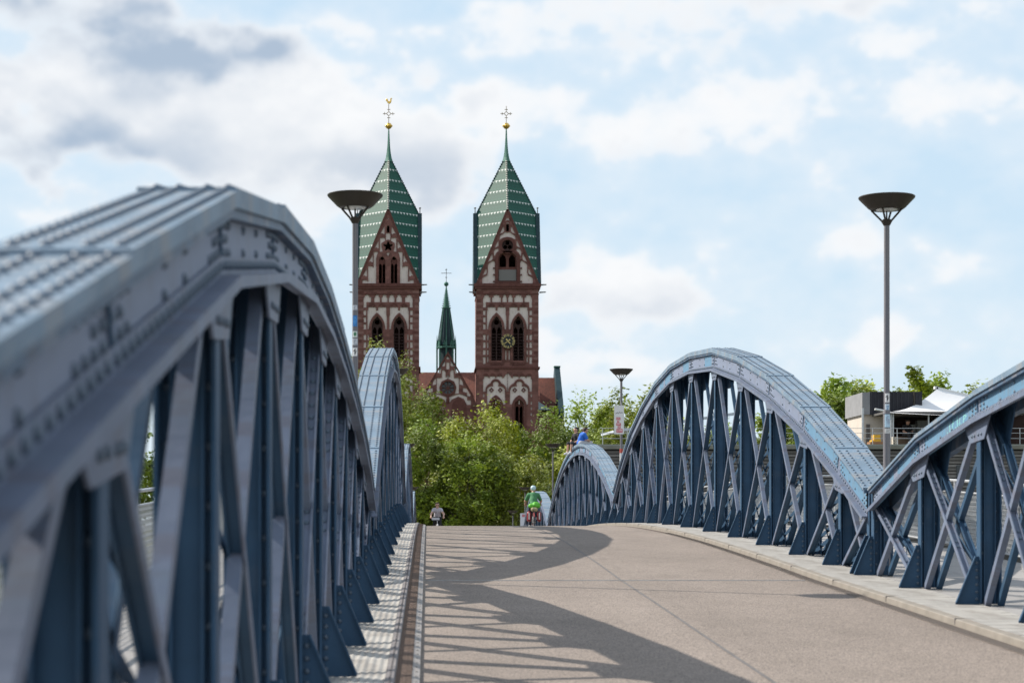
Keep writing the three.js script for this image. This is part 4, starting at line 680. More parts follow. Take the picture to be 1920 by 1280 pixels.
    part(G, 'niche_figure', ball(V(q([397, 0])[0], EYE + q([0, 1138])[1], z + 0.15), 0.3, 0.7, 1.6, 0.6, 8, 8), M.sandDark);
    for (const sx of [0, 1]) { const f = p => sx ? mirror(p, ax) : p, P = ([x, y], k) => { const a = q([x, y]); return V(a[0], EYE + a[1] + k, z + 0.12); }, e = f([[182, 1112], [397, 742]]); const a = P(e[0], 0), b = P(e[1], 0); part(G, 'gable_coping', loft([a.clone().add(V(0, 0.1, 0)), b.clone().add(V(0, 0.1, 0)), b.clone().add(V(0, -0.22, 0)), a.clone().add(V(0, -0.22, 0))], [a.clone().add(V(0, 0.1, -0.5)), b.clone().add(V(0, 0.1, -0.5)), b.clone().add(V(0, -0.22, -0.5)), a.clone().add(V(0, -0.22, -0.5))]), M.sandDark); }
  }
  // nave and transept roofs
  const sc = (D, px) => (px - 802) * D / F, sh = (D, py) => (985 - py) * D / F;
  { const D = 262, r = [[sc(D, 700), sc(D, 1000), sh(D, 698)]];
    part(church, 'nave_roof', prismX(sc(D, 690), sc(D, 1010), [[D - 9, sh(D, 698) - 9.5], [D, sh(D, 698)], [D + 9, sh(D, 698) - 9.5]]), M.redtile);
    const D2 = 266, g = prismX(sc(D2, 960), sc(D2, 1041), [[D2 - 7, sh(D2, 708) - 8], [D2, sh(D2, 708)], [D2 + 7, sh(D2, 708) - 8]]);
    const tr = part(church, 'transept_roof', g, M.redtile);
    part(tr, 'gable_wall', loft([W3(sc(D2, 1039.5), sh(D2, 779), D2 - 9), W3(sc(D2, 1039.5), sh(D2, 689), D2 - 0.5), W3(sc(D2, 1039.5), sh(D2, 689), D2 + 0.5), W3(sc(D2, 1039.5), sh(D2, 779), D2 + 9), W3(sc(D2, 1039.5), -6, D2 + 9), W3(sc(D2, 1039.5), -6, D2 - 9)], [W3(sc(D2, 1049.5), sh(D2, 779), D2 - 9), W3(sc(D2, 1049.5), sh(D2, 689), D2 - 0.5), W3(sc(D2, 1049.5), sh(D2, 689), D2 + 0.5), W3(sc(D2, 1049.5), sh(D2, 779), D2 + 9), W3(sc(D2, 1049.5), -6, D2 + 9), W3(sc(D2, 1049.5), -6, D2 - 9)]), M.copperDark);
    part(tr, 'coping', box(sc(D2, 1038.6), sc(D2, 1050.4), sh(D2, 689), sh(D2, 686.5), D2 - 0.7, D2 + 0.7), M.copper);
    part(church, 'aisle_wall', box(sc(250, 1008), sc(250, 1036), -6, sh(250, 771), 250, 262), M.sand);
    part(church, 'chapel_roof', loft([W3(sc(248, 1010), sh(248, 768), 248), W3(sc(248, 1033), sh(248, 768), 248), W3(sc(248, 1033), sh(248, 768), 258), W3(sc(248, 1010), sh(248, 768), 258)], [W3(sc(248, 1010), sh(248, 748), 252), W3(sc(248, 1012), sh(248, 748), 252), W3(sc(248, 1012), sh(248, 748), 256), W3(sc(248, 1010), sh(248, 748), 256)]), M.copperDark);
    part(church, 'nave_wall', box(sc(262, 690), sc(262, 1010), -6, sh(262, 698) - 9, 253.5, 271), M.sand);
  }
  // ridge turret
  {
    const D = 264, x0 = sc(D, 836.8), hh = py => EYE + sh(D, py), cyl = (r0, r1, y0, y1, seg = 8) => { const g = new THREE.CylinderGeometry(r1, r0, hh(y1) - hh(y0), seg); g.rotateY(Math.PI / 8); g.translate(x0, (hh(y0) + hh(y1)) / 2, -D); const n = g.toNonIndexed(); n.computeVertexNormals(); return n; };
    const S = part(church, 'ridge_turret', merge([cyl(1.05, 1.05, 720, 652)]), M.copperDark);
    for (let k = 0; k < 8; k++) {
      const a = (k + 0.5) * Math.PI / 4 + Math.PI / 8, px = x0 + 1.28 * Math.cos(a), pz = -D + 1.28 * Math.sin(a);
      part(S, 'colonnette', tube(V(px, hh(720), pz), V(px, hh(652), pz), 0.13, 0.13, 6), M.copper);
      part(S, 'pinnacle', merge([tube(V(px, hh(652), pz), V(px, hh(642), pz), 0.14, 0.1, 6), tube(V(px, hh(642), pz), V(px, hh(628), pz), 0.09, 0.01, 6)]), M.copper);
      const a2 = (k + 1) * Math.PI / 4 + Math.PI / 8, g0 = V(x0 + 1.3 * Math.cos(a), hh(648), -D + 1.3 * Math.sin(a)), g1 = V(x0 + 1.3 * Math.cos(a2), hh(648), -D + 1.3 * Math.sin(a2)), gm = V((g0.x + g1.x) / 2, hh(638), (g0.z + g1.z) / 2), ctr = V(x0, hh(646), -D);
      part(S, 'gablet', loft([g0, g1, gm], [g0, g1, gm].map(v => v.clone().lerp(ctr.clone().setY(v.y), 0.25))), M.copper);
      const e0 = V(x0 + 1.22 * Math.cos(a), hh(646), -D + 1.22 * Math.sin(a)), e1 = V(x0 + 0.5 * Math.cos(a), hh(578), -D + 0.5 * Math.sin(a)); part(S, 'spire_rib', tube(e0, e1, 0.07, 0.05, 5), M.copper);
      for (let j = 0; j < 9; j++) { const f = j / 9, rr = mix(0.5, 0.07, f) + 0.07, y = mix(577, 542, f); part(S, 'crocket', ball(V(x0 + rr * Math.cos(a), hh(y), -D + rr * Math.sin(a)), 0.1 * (1 - f * 0.5), 1, 0.7, 1, 5, 4), M.copper); }
    }
    part(S, 'cornice', cyl(1.5, 1.5, 653, 650), M.copper); part(S, 'spire', cyl(1.22, 0.5, 647, 577), M.copperDark); part(S, 'spire_tip', cyl(0.46, 0.05, 577, 534), M.copper); part(S, 'collar', cyl(0.55, 0.6, 578.5, 576.5), M.copper);
    part(S, 'ball', ball(V(x0, hh(532.5), -D), 0.32), M.copper);
    const t = (a, b) => tube(V(x0 + a[0], hh(a[1]), -D), V(x0 + b[0], hh(b[1]), -D), 0.04, 0.04, 6);
    part(S, 'cross', merge([t([0, 532], [0, 503]), t([-0.72, 512], [0.72, 512]), t([-0.15, 505.5], [0.15, 505.5]), t([-0.15, 520], [0.15, 520])]), M.iron);
  }
}
// ------------------------------------------------------------------ trees: limbs and thousands of leaves
M.bark = mottled([0.095, 0.078, 0.062], 0.35, 8, { rough: 0.95 });
const leafMat = new THREE.MeshPhysicalMaterial({ vertexColors: true, roughness: 0.62, transmission: 0.45, thickness: 0, side: THREE.DoubleSide, ior: 1.3 });
function crownGeo(seed, { clumps = 84, leaves = 200, leaf = 0.195, sparse = 1, tone = [0.255, 0.315, 0.03] }) {     // unit crown: radius 1 wide, 1 half-height, in units of `leaf` metres
  const r = rng(seed), pos = [], col = [], nor = [], centres = [], g3 = () => (r() + r() + r() - 1.5) / 1.5;
  for (let i = 0; i < clumps; i++) {
    let p; for (let k = 0; k < 40; k++) { p = V(r() * 2 - 1, r() * 2 - 1, r() * 2 - 1); const l = p.length(), y = p.y; const lim = y > 0 ? 1 : 1 - 0.25 * y * y; if (l < lim && l > 0.45 + 0.3 * r()) break; }
    const bump = 1 + 0.16 * (r() - 0.5); p.multiplyScalar(bump); centres.push([p, 0.15 + 0.13 * r()]);
  }
  for (const [c, rad] of centres) {
    const warm = r(), tt = 0.7 + 0.7 * r();
    for (let k = 0; k < leaves * sparse; k++) {
      const d = V(g3(), g3(), g3()); const q = V(c.x + d.x * rad * 1.35, c.y + d.y * rad, c.z + d.z * rad * 1.35), s = leaf * (0.6 + 0.7 * r());
      const n = V(g3(), 0.55 + g3(), g3()).addScaledVector(d, 0.6).normalize(), a = V(r() - 0.5, r() - 0.5, r() - 0.5).cross(n).normalize(), b = V().crossVectors(n, a);
      const P = [V().addScaledVector(a, -s), V().addScaledVector(b, s * 0.55).addScaledVector(n, -s * 0.12), V().addScaledVector(a, s), V().addScaledVector(b, -s * 0.55).addScaledVector(n, -s * 0.12)];
      const L = tt * (0.7 + 0.6 * r()), y = warm * 0.5 + 0.5 * r(), cc = [(tone[0] + 0.05 * (y - 0.5)) * L, (tone[1] + 0.02 * (y - 0.5)) * L, tone[2] * L * (1.3 - y * 0.6)];
      for (const i of [0, 1, 2, 0, 2, 3]) { pos.push(q.x, q.y, q.z, P[i].x, P[i].y, P[i].z); col.push(...cc); }
    }
  }
  return { pos, col, centres };
}
const CROWNS = [crownGeo(1, {}), crownGeo(2, { tone: [0.285, 0.315, 0.028] }), crownGeo(3, { clumps: 90, tone: [0.215, 0.28, 0.034] }), crownGeo(4, { tone: [0.265, 0.30, 0.045], clumps: 64, leaves: 130 }), crownGeo(5, { tone: [0.235, 0.30, 0.03], clumps: 104, leaves: 180 })];
const leafCache = new Map();
function tree(X, D, topH, rad, variant, label, name = 'plane_tree', baseH = -6, lowH = null) {
  const low = lowH ?? Math.max(baseH + 2.5, topH - rad * 2.6), half = (topH - low) / 2, mid = (topH + low) / 2;
  const T = thing(name, label, 'tree', [X, EYE + baseH, -D], 'leafy trees beyond the bridge'), c = CROWNS[variant];
  const n = c.pos.length / 6, p = new Float32Array(n * 3);
  const tw = variant * 1.3 + X;                                                     // turn each crown about its trunk
  const ca = Math.cos(tw), sa = Math.sin(tw);
  for (let i = 0; i < n; i++) { const o = i * 6, x = c.pos[o] * ca - c.pos[o + 2] * sa, z = c.pos[o] * sa + c.pos[o + 2] * ca; p[i * 3] = X + x * rad + c.pos[o + 3]; p[i * 3 + 1] = EYE + mid + c.pos[o + 1] * half + c.pos[o + 4]; p[i * 3 + 2] = -D + z * rad + c.pos[o + 5]; }
  const g = new THREE.BufferGeometry(); g.setAttribute('position', new THREE.BufferAttribute(p, 3)); g.setAttribute('color', new THREE.BufferAttribute(new Float32Array(c.col), 3)); g.setAttribute('uv', new THREE.BufferAttribute(new Float32Array(n * 2), 2)); g.computeVertexNormals();
  const limbs = [], hT = low + half * 0.5, r0 = 0.035 * (topH - baseH) * 0.55;
  part(T, 'trunk', tube(W3(X, baseH - 0.1, D), W3(X + 0.3, hT, D), r0, r0 * 0.6, 10), M.bark);
  c.centres.filter((_, i) => i % 4 === 0).forEach(([q], i) => { const x = q.x * ca - q.z * sa, z = q.x * sa + q.z * ca, e = V(X + x * rad * 0.95, EYE + mid + q.y * half * 0.95, -D + z * rad * 0.95), s = W3(X + 0.2, mix(low, hT, 0.35 + 0.65 * ((i * 0.37) % 1)), D), m = s.clone().lerp(e, 0.5).add(V(0, 0.12 * rad, 0)); limbs.push(tube(s, m, r0 * 0.36, r0 * 0.22, 6), tube(m, e, r0 * 0.22, r0 * 0.06, 5)); });
  part(T, 'limbs', merge(limbs), M.bark);
  part(T, 'crown', g, leafMat);
}
{
  const at = (px, D, topPy, rad, v, label, low) => tree((px - 802) * D / F, D, (985 - topPy) * D / F, rad, v, label, 'plane_tree', -6, low !== undefined ? (985 - low) * D / F : null);
  at(815, 196, 760, 5.4, 0, 'broad tree in front of the church\'s middle gable', 1060);
  at(915, 190, 757, 5.6, 1, 'broad tree below the clock tower, behind the far lamps', 1060);
  at(1005, 198, 772, 5.0, 2, 'lower tree below the transept end, behind the cyclist in green', 1060);
  at(1085, 205, 750, 5.4, 4, 'tree behind the people sitting on the arch', 1060);
  at(1160, 192, 752, 4.8, 0, 'tree behind the lamp with the poster', 1050);
  at(1205, 170, 728, 3.4, 3, 'slender tree rising beside the flank of the largest arch', 1010);
  at(775, 178, 795, 4.0, 2, 'dark tree close behind the far left arches', 1060);
  at(868, 176, 822, 4.2, 4, 'low round tree at the far end of the road', 1060);
  at(965, 178, 850, 4.4, 3, 'lowest tree at the end of the road, behind the tiny lamps', 1060);
  at(1050, 184, 842, 4.2, 1, 'low tree left of the arch with people', 1060);
  at(700, 200, 642, 5.2, 3, 'tall thin-leaved tree before the left church tower', 960);
  at(756, 204, 700, 4.6, 3, 'loose-leaved tree between the left tower and the middle gable', 1010);
  at(1290, 165, 790, 5.5, 1, 'tree seen through the middle of the largest arch', 1040);
  at(1390, 160, 800, 5.0, 2, 'tree seen through the near half of the largest arch', 1040);
  at(1583, 128, 714, 3.4, 2, 'tree rising over the slope of the largest arch, left of the black box', 960);
  at(1545, 133, 732, 3.2, 4, 'tree half hidden by the sloping chord left of the tall right lamp', 960);
  at(1712, 140, 708, 2.6, 0, 'tree behind the black box with its top above it', 960);
  at(1765, 146, 712, 2.9, 4, 'tree behind the peak of the white awning', 960);
  at(1830, 142, 730, 2.6, 1, 'rightmost tree, behind the awning\'s beam', 960);
  at(1640, 150, 724, 3.4, 1, 'tree filling the gap behind the tall right lamp pole', 960);
  at(1880, 150, 742, 3.2, 0, 'tree at the right edge above the near arch', 960);
  at(1130, 215, 762, 4.6, 3, 'pale tree filling the gap left of the poster lamp', 1050);
  at(1500, 140, 748, 3.4, 0, 'tree just above the falling chord of the largest arch', 960);
  at(1600, 155, 726, 3.6, 4, 'far tree filling the band left of the black box', 960);
  at(460, 150, 700, 5.5, 1, 'tree behind the left foreground arch', 1000);
  at(200, 150, 760, 5.5, 4, 'tree far left, glimpsed through the foreground lattice', 1000);
}
// ------------------------------------------------------------------ terrace building to the right of the bridge
{
  const D = 95, s = D / F, px = x => (x - 802) * s, py = y => (985 - y) * s;
  const slatM = [mottled([0.175, 0.16, 0.15], 0.2, 6, { rough: 0.8 }), mottled([0.21, 0.195, 0.185], 0.2, 6, { rough: 0.8 }), mottled([0.14, 0.13, 0.122], 0.2, 6, { rough: 0.8 })];
  const B = thing('terrace_building', 'grey slatted terrace building behind the right arches', 'building', [px(1560), 0, -D - 6]);
  part(B, 'wall', box(px(1125), px(2050), -6, py(842), D + 0.1, D + 14), mat([0.075, 0.07, 0.068], { rough: 0.9 }));
  for (let k = 0; k < 30; k++) { const h = py(845) - k * 0.17; part(B, 'slat', box(px(1125), px(2050), h - 0.125, h, D - 0.02, D + 0.06), slatM[(k * 7) % 3]); }
  const fl = part(B, 'terrace_floor', box(px(1120), px(2055), py(842), py(836), D - 0.25, D + 14), mottled([0.20, 0.195, 0.16], 0.2, 6));
  part(fl, 'floor_edge', box(px(1120), px(2055), py(836), py(833), D - 0.2, D - 0.05), mottled([0.26, 0.27, 0.235], 0.2, 6));
  for (let k = 0; k < 6; k++) part(B, 'opening', box(px(1690 + k * 52), px(1715 + k * 52), py(905), py(872), D - 0.06, D - 0.025), M.pane);
  const rl = thing('terrace_railing', 'thin metal railing along the terrace below the awning', 'railing', [px(1560), EYE + py(833), -D]);
  for (let x = 1130; x <= 2050; x += 46) part(rl, 'rail_post', tube(W3(px(x), py(833), D - 0.12), W3(px(x), py(803), D - 0.12), 0.02, 0.02, 6), M.galv);
  for (const y of [803, 812, 822]) part(rl, 'rail', tube(W3(px(1125), py(y), D - 0.12), W3(px(2050), py(y), D - 0.12), 0.014, 0.014, 6), M.galv);
  const px3 = x => px(x) * (D + 3) / D, py3 = y => py(y) * (D + 3) / D, px5 = x => px(x) * (D + 5) / D, py5 = y => py(y) * (D + 5) / D;
  const K = thing('rooftop_cabin', 'charcoal clad box on pale walls, behind the tall right lamp pole', 'cabin', [px(1675), EYE + py(836), -D - 4]);
  part(K, 'cladding', box(px3(1632), px3(1730), py3(777), py3(734), D + 3, D + 7), mottled([0.035, 0.035, 0.042], 0.2, 6, { rough: 0.6 }));
  part(K, 'cladding', box(px3(1617.5), px3(1631.9), py3(777), py3(735.5), D + 3, D + 7), mottled([0.24, 0.24, 0.25], 0.15, 6, { rough: 0.6 }));
  for (let k = 0; k < 14; k++) part(K, 'standing_seam', box(px3(1634 + k * 7), px3(1634.8 + k * 7), py3(777), py3(735), D + 2.97, D + 3), mat([0.05, 0.05, 0.06]));
  part(K, 'wall', box(px3(1622), px3(1664), py3(836), py3(777), D + 3.2, D + 7), mottled([0.50, 0.45, 0.40], 0.1, 6, { rough: 0.9 }));
  part(K, 'door', box(px3(1626), px3(1633), py3(836), py3(795), D + 3.12, D + 3.2), mat([0.1, 0.09, 0.085]));
  part(K, 'downpipe', tube(W3(px3(1714), py3(777), D + 2.9), W3(px3(1714), py3(735), D + 2.9), 0.05), M.bowl);
  part(K, 'corner_post', tube(W3(px(1622), py(836), D + 0.4), W3(px(1622), py(764), D + 0.4), 0.06), M.galv);
  const S = thing('bar_kiosk', 'dark open bar under the white awning', 'kiosk', [px(1760), EYE + py(836), -D - 4]);
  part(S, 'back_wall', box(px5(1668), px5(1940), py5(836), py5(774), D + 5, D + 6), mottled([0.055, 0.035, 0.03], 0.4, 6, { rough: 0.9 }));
  part(S, 'roof', box(px(1664), px(1940), py(774), py(770), D + 0.6, D + 6), mat([0.09, 0.085, 0.08]));
  part(S, 'counter', box(px(1690), px(1790), py(836), py(815), D + 2, D + 3), mottled([0.13, 0.09, 0.065], 0.3, 6));
  part(S, 'fridge', box(px5(1712), px5(1732), py5(815), py5(790), D + 4, D + 4.6), mat([0.30, 0.30, 0.29])); part(S, 'menu_board', box(px5(1704), px5(1712), py5(810), py5(797), D + 4.4, D + 4.5), mat([0.55, 0.54, 0.5]));
  for (const x of [1677, 1681, 1748]) part(S, 'column', box(px(x), px(x + 2.4), py(836), py(772), D + 0.7, D + 0.8), M.galv);
  // awning: a sail pulled up to a peak
  const A = thing('awning', 'white tensioned awning with a raised beam, right of the tall lamp', 'awning', [px(1760), EYE + py(772), -D - 3]);
  const c00 = W3(px(1662), py(772), D + 0.3), c10 = W3(px(1910), py(776), D + 0.3), c01 = W3(px5(1758), py5(729), D + 5), c11 = W3(px5(1930), py5(770), D + 5), N = 18, t = [], u = [];
  const f = (a, b) => { const p = c00.clone().lerp(c10, a), q = c01.clone().lerp(c11, a), r = p.lerp(q, b); r.y -= 0.32 * Math.sin(Math.PI * b) * (1 - a * 0.6) + 0.1 * Math.sin(Math.PI * a) * (1 - b); return r; };
  for (let i = 0; i < N; i++) for (let j = 0; j < N; j++) { const a = f(i / N, j / N), b = f((i + 1) / N, j / N), c = f((i + 1) / N, (j + 1) / N), d = f(i / N, (j + 1) / N); t.push(a, b, c, a, c, d); for (let k = 0; k < 6; k++) u.push([i / N, j / N]); }
  const sail = mat([0.74, 0.73, 0.73], { rough: 0.8 }); sail.side = THREE.DoubleSide;
  part(A, 'sail', flat(t, u), sail);
  part(A, 'beam', box(px5(1757), px5(1760), py5(836), py5(724), D + 5, D + 5.2), M.galv);
  part(A, 'beam', loft([W3(px5(1754), py5(724), D + 5), W3(px5(1915), py5(763), D + 5), W3(px5(1915), py5(767), D + 5), W3(px5(1754), py5(729), D + 5)], [W3(px5(1754), py5(724), D + 5.3), W3(px5(1915), py5(763), D + 5.3), W3(px5(1915), py5(767), D + 5.3), W3(px5(1754), py5(729), D + 5.3)]), mat([0.7, 0.7, 0.69]));
  part(A, 'edge_pole', tube(W3(px(1643), py(766.5), D + 0.2), W3(px(1670), py(771), D + 0.25), 0.05), mat([0.7, 0.7, 0.69]));
  const C = thing('canopy_roof', 'pale flat canopy edge between the poster lamp and the largest arch', 'canopy', [px(1260), EYE + py(836), -D - 3]);
  part(C, 'roof_slab', loft([W3(px(1158), py(807), D + 2), W3(px(1420), py(770), D + 2), W3(px(1420), py(764), D + 2), W3(px(1158), py(803), D + 2)], [W3(px(1158), py(801), D + 9), W3(px(1420), py(760), D + 9), W3(px(1420), py(756), D + 9), W3(px(1158), py(797), D + 9)]), mottled([0.45, 0.49, 0.54], 0.1, 6));
  for (const x of [1240, 1330, 1410]) part(C, 'column', tube(W3(px(x), py(838), D + 5), W3(px(x), py(785 - (x - 1240) * 0.14), D + 5), 0.06), M.galv);
  const Y = thing('crate', 'yellow crate on the terrace beside the tall right lamp pole', 'crate', [px(1648), EYE + py(833), -D - 1]);
  part(Y, 'body', merge([box(px(1640), px(1657), py(827), py(824), D + 0.5, D + 1), box(px(1644), px(1656), py(824), py(814), D + 0.5, D + 0.55), box(px(1644), px(1656), py(824), py(814), D + 0.95, D + 1), box(px(1644), px(1645), py(824), py(814), D + 0.55, D + 0.95), box(px(1655), px(1656), py(824), py(814), D + 0.55, D + 0.95)]), mat([0.72, 0.40, 0.03], { rough: 0.5 }));
  part(Y, 'pallet', box(px(1636), px(1660), py(833), py(827.2), D + 0.4, D + 1.1), mottled([0.30, 0.16, 0.09], 0.2, 6));
  const Z = thing('block_stand', 'pale pierced block stand at the foot of the awning column', 'stand', [px(1682), EYE + py(833), -D]);
  for (const k of [0, 1]) for (const j of [0, 1, 2]) part(Z, 'block', merge([box(px(1678 + k * 5), px(1679 + k * 5), py(833 - j * 5), py(828.4 - j * 5), D + 0.3, D + 0.6), box(px(1681.6 + k * 5), px(1682.6 + k * 5), py(833 - j * 5), py(828.4 - j * 5), D + 0.3, D + 0.6), box(px(1679 + k * 5), px(1681.6 + k * 5), py(833 - j * 5), py(832 - j * 5), D + 0.3, D + 0.6), box(px(1679 + k * 5), px(1681.6 + k * 5), py(829.4 - j * 5), py(828.4 - j * 5), D + 0.3, D + 0.6)]), mat([0.55, 0.5, 0.42]));
}
// ------------------------------------------------------------------ people: one continuous skin from blended, tapered bones
function surfaceNet(bones, cell, k = 0.03) {          // bones: [a, b, ra, rb]
  const lo = V(1e9, 1e9, 1e9), hi = V(-1e9, -1e9, -1e9);
  for (const [a, b, ra, rb] of bones) { const r = Math.max(ra, rb) + cell * 2 + 0.01; lo.min(a.clone().addScalar(-r)).min(b.clone().addScalar(-r)); hi.max(a.clone().addScalar(r)).max(b.clone().addScalar(r)); }
  const nx = Math.ceil((hi.x - lo.x) / cell) + 1, ny = Math.ceil((hi.y - lo.y) / cell) + 1, nz = Math.ceil((hi.z - lo.z) / cell) + 1, f = new Float32Array(nx * ny * nz).fill(1);
  const pre = bones.map(([a, b, ra, rb]) => ({ a, d: V().subVectors(b, a), l2: Math.max(1e-9, a.distanceToSquared(b)), ra, rb }));
  for (const { a, d, l2, ra, rb } of pre) {           // only near each bone
    const r = Math.max(ra, rb) + k * 2 + cell * 2, b = a.clone().add(d);
    const i0 = Math.max(0, Math.floor((Math.min(a.x, b.x) - r - lo.x) / cell)), i1 = Math.min(nx - 1, Math.ceil((Math.max(a.x, b.x) + r - lo.x) / cell)), j0 = Math.max(0, Math.floor((Math.min(a.y, b.y) - r - lo.y) / cell)), j1 = Math.min(ny - 1, Math.ceil((Math.max(a.y, b.y) + r - lo.y) / cell)), k0 = Math.max(0, Math.floor((Math.min(a.z, b.z) - r - lo.z) / cell)), k1 = Math.min(nz - 1, Math.ceil((Math.max(a.z, b.z) + r - lo.z) / cell));
    for (let z = k0; z <= k1; z++) for (let y = j0; y <= j1; y++) for (let x = i0; x <= i1; x++) {
      const px = lo.x + x * cell - a.x, py = lo.y + y * cell - a.y, pz = lo.z + z * cell - a.z, t = clamp((px * d.x + py * d.y + pz * d.z) / l2), qx = px - d.x * t, qy = py - d.y * t, qz = pz - d.z * t;
      const v = Math.sqrt(qx * qx + qy * qy + qz * qz) - (ra + (rb - ra) * t), o = (z * ny + y) * nx + x, w = f[o], h = Math.max(k - Math.abs(w - v), 0) / k; f[o] = Math.min(w, v) - h * h * k * 0.25;
    }
  }
  const id = new Int32Array(nx * ny * nz).fill(-1), pos = [], idx = [], E = [[0, 1], [2, 3], [4, 5], [6, 7], [0, 2], [1, 3], [4, 6], [5, 7], [0, 4], [1, 5], [2, 6], [3, 7]], at = (x, y, z) => (z * ny + y) * nx + x;
  for (let z = 0; z < nz - 1; z++) for (let y = 0; y < ny - 1; y++) for (let x = 0; x < nx - 1; x++) {
    const c = []; let m = 0; for (let q = 0; q < 8; q++) { const v = f[at(x + (q & 1), y + ((q >> 1) & 1), z + (q >> 2))]; c.push(v); if (v < 0) m |= 1 << q; }
    if (m === 0 || m === 255) continue;
    let sx = 0, sy = 0, sz = 0, n = 0; for (const [a, b] of E) { if ((c[a] < 0) === (c[b] < 0)) continue; const t = c[a] / (c[a] - c[b]); sx += mix(a & 1, b & 1, t); sy += mix((a >> 1) & 1, (b >> 1) & 1, t); sz += mix(a >> 2, b >> 2, t); n++; }
    id[at(x, y, z)] = pos.length / 3; pos.push(lo.x + (x + sx / n) * cell, lo.y + (y + sy / n) * cell, lo.z + (z + sz / n) * cell);
  }
  for (let z = 1; z < nz - 1; z++) for (let y = 1; y < ny - 1; y++) for (let x = 1; x < nx - 1; x++) {
    const v = f[at(x, y, z)] < 0, quad = (a, b, c, d, flip) => { if (a < 0 || b < 0 || c < 0 || d < 0) return; flip ? idx.push(a, c, b, a, d, c) : idx.push(a, b, c, a, c, d); };
    if (v !== (f[at(x + 1, y, z)] < 0)) quad(id[at(x, y - 1, z - 1)], id[at(x, y, z - 1)], id[at(x, y, z)], id[at(x, y - 1, z)], !v);
    if (v !== (f[at(x, y + 1, z)] < 0)) quad(id[at(x - 1, y, z - 1)], id[at(x - 1, y, z)], id[at(x, y, z)], id[at(x, y, z - 1)], !v);
    if (v !== (f[at(x, y, z + 1)] < 0)) quad(id[at(x - 1, y - 1, z)], id[at(x, y - 1, z)], id[at(x, y, z)], id[at(x - 1, y, z)], !v);
  }
  const g = new THREE.BufferGeometry(); g.setAttribute('position', new THREE.Float32BufferAttribute(pos, 3)); g.setAttribute('uv', new THREE.Float32BufferAttribute(new Float32Array(pos.length / 3 * 2), 2)); g.setIndex(idx); g.computeVertexNormals(); return g;
}
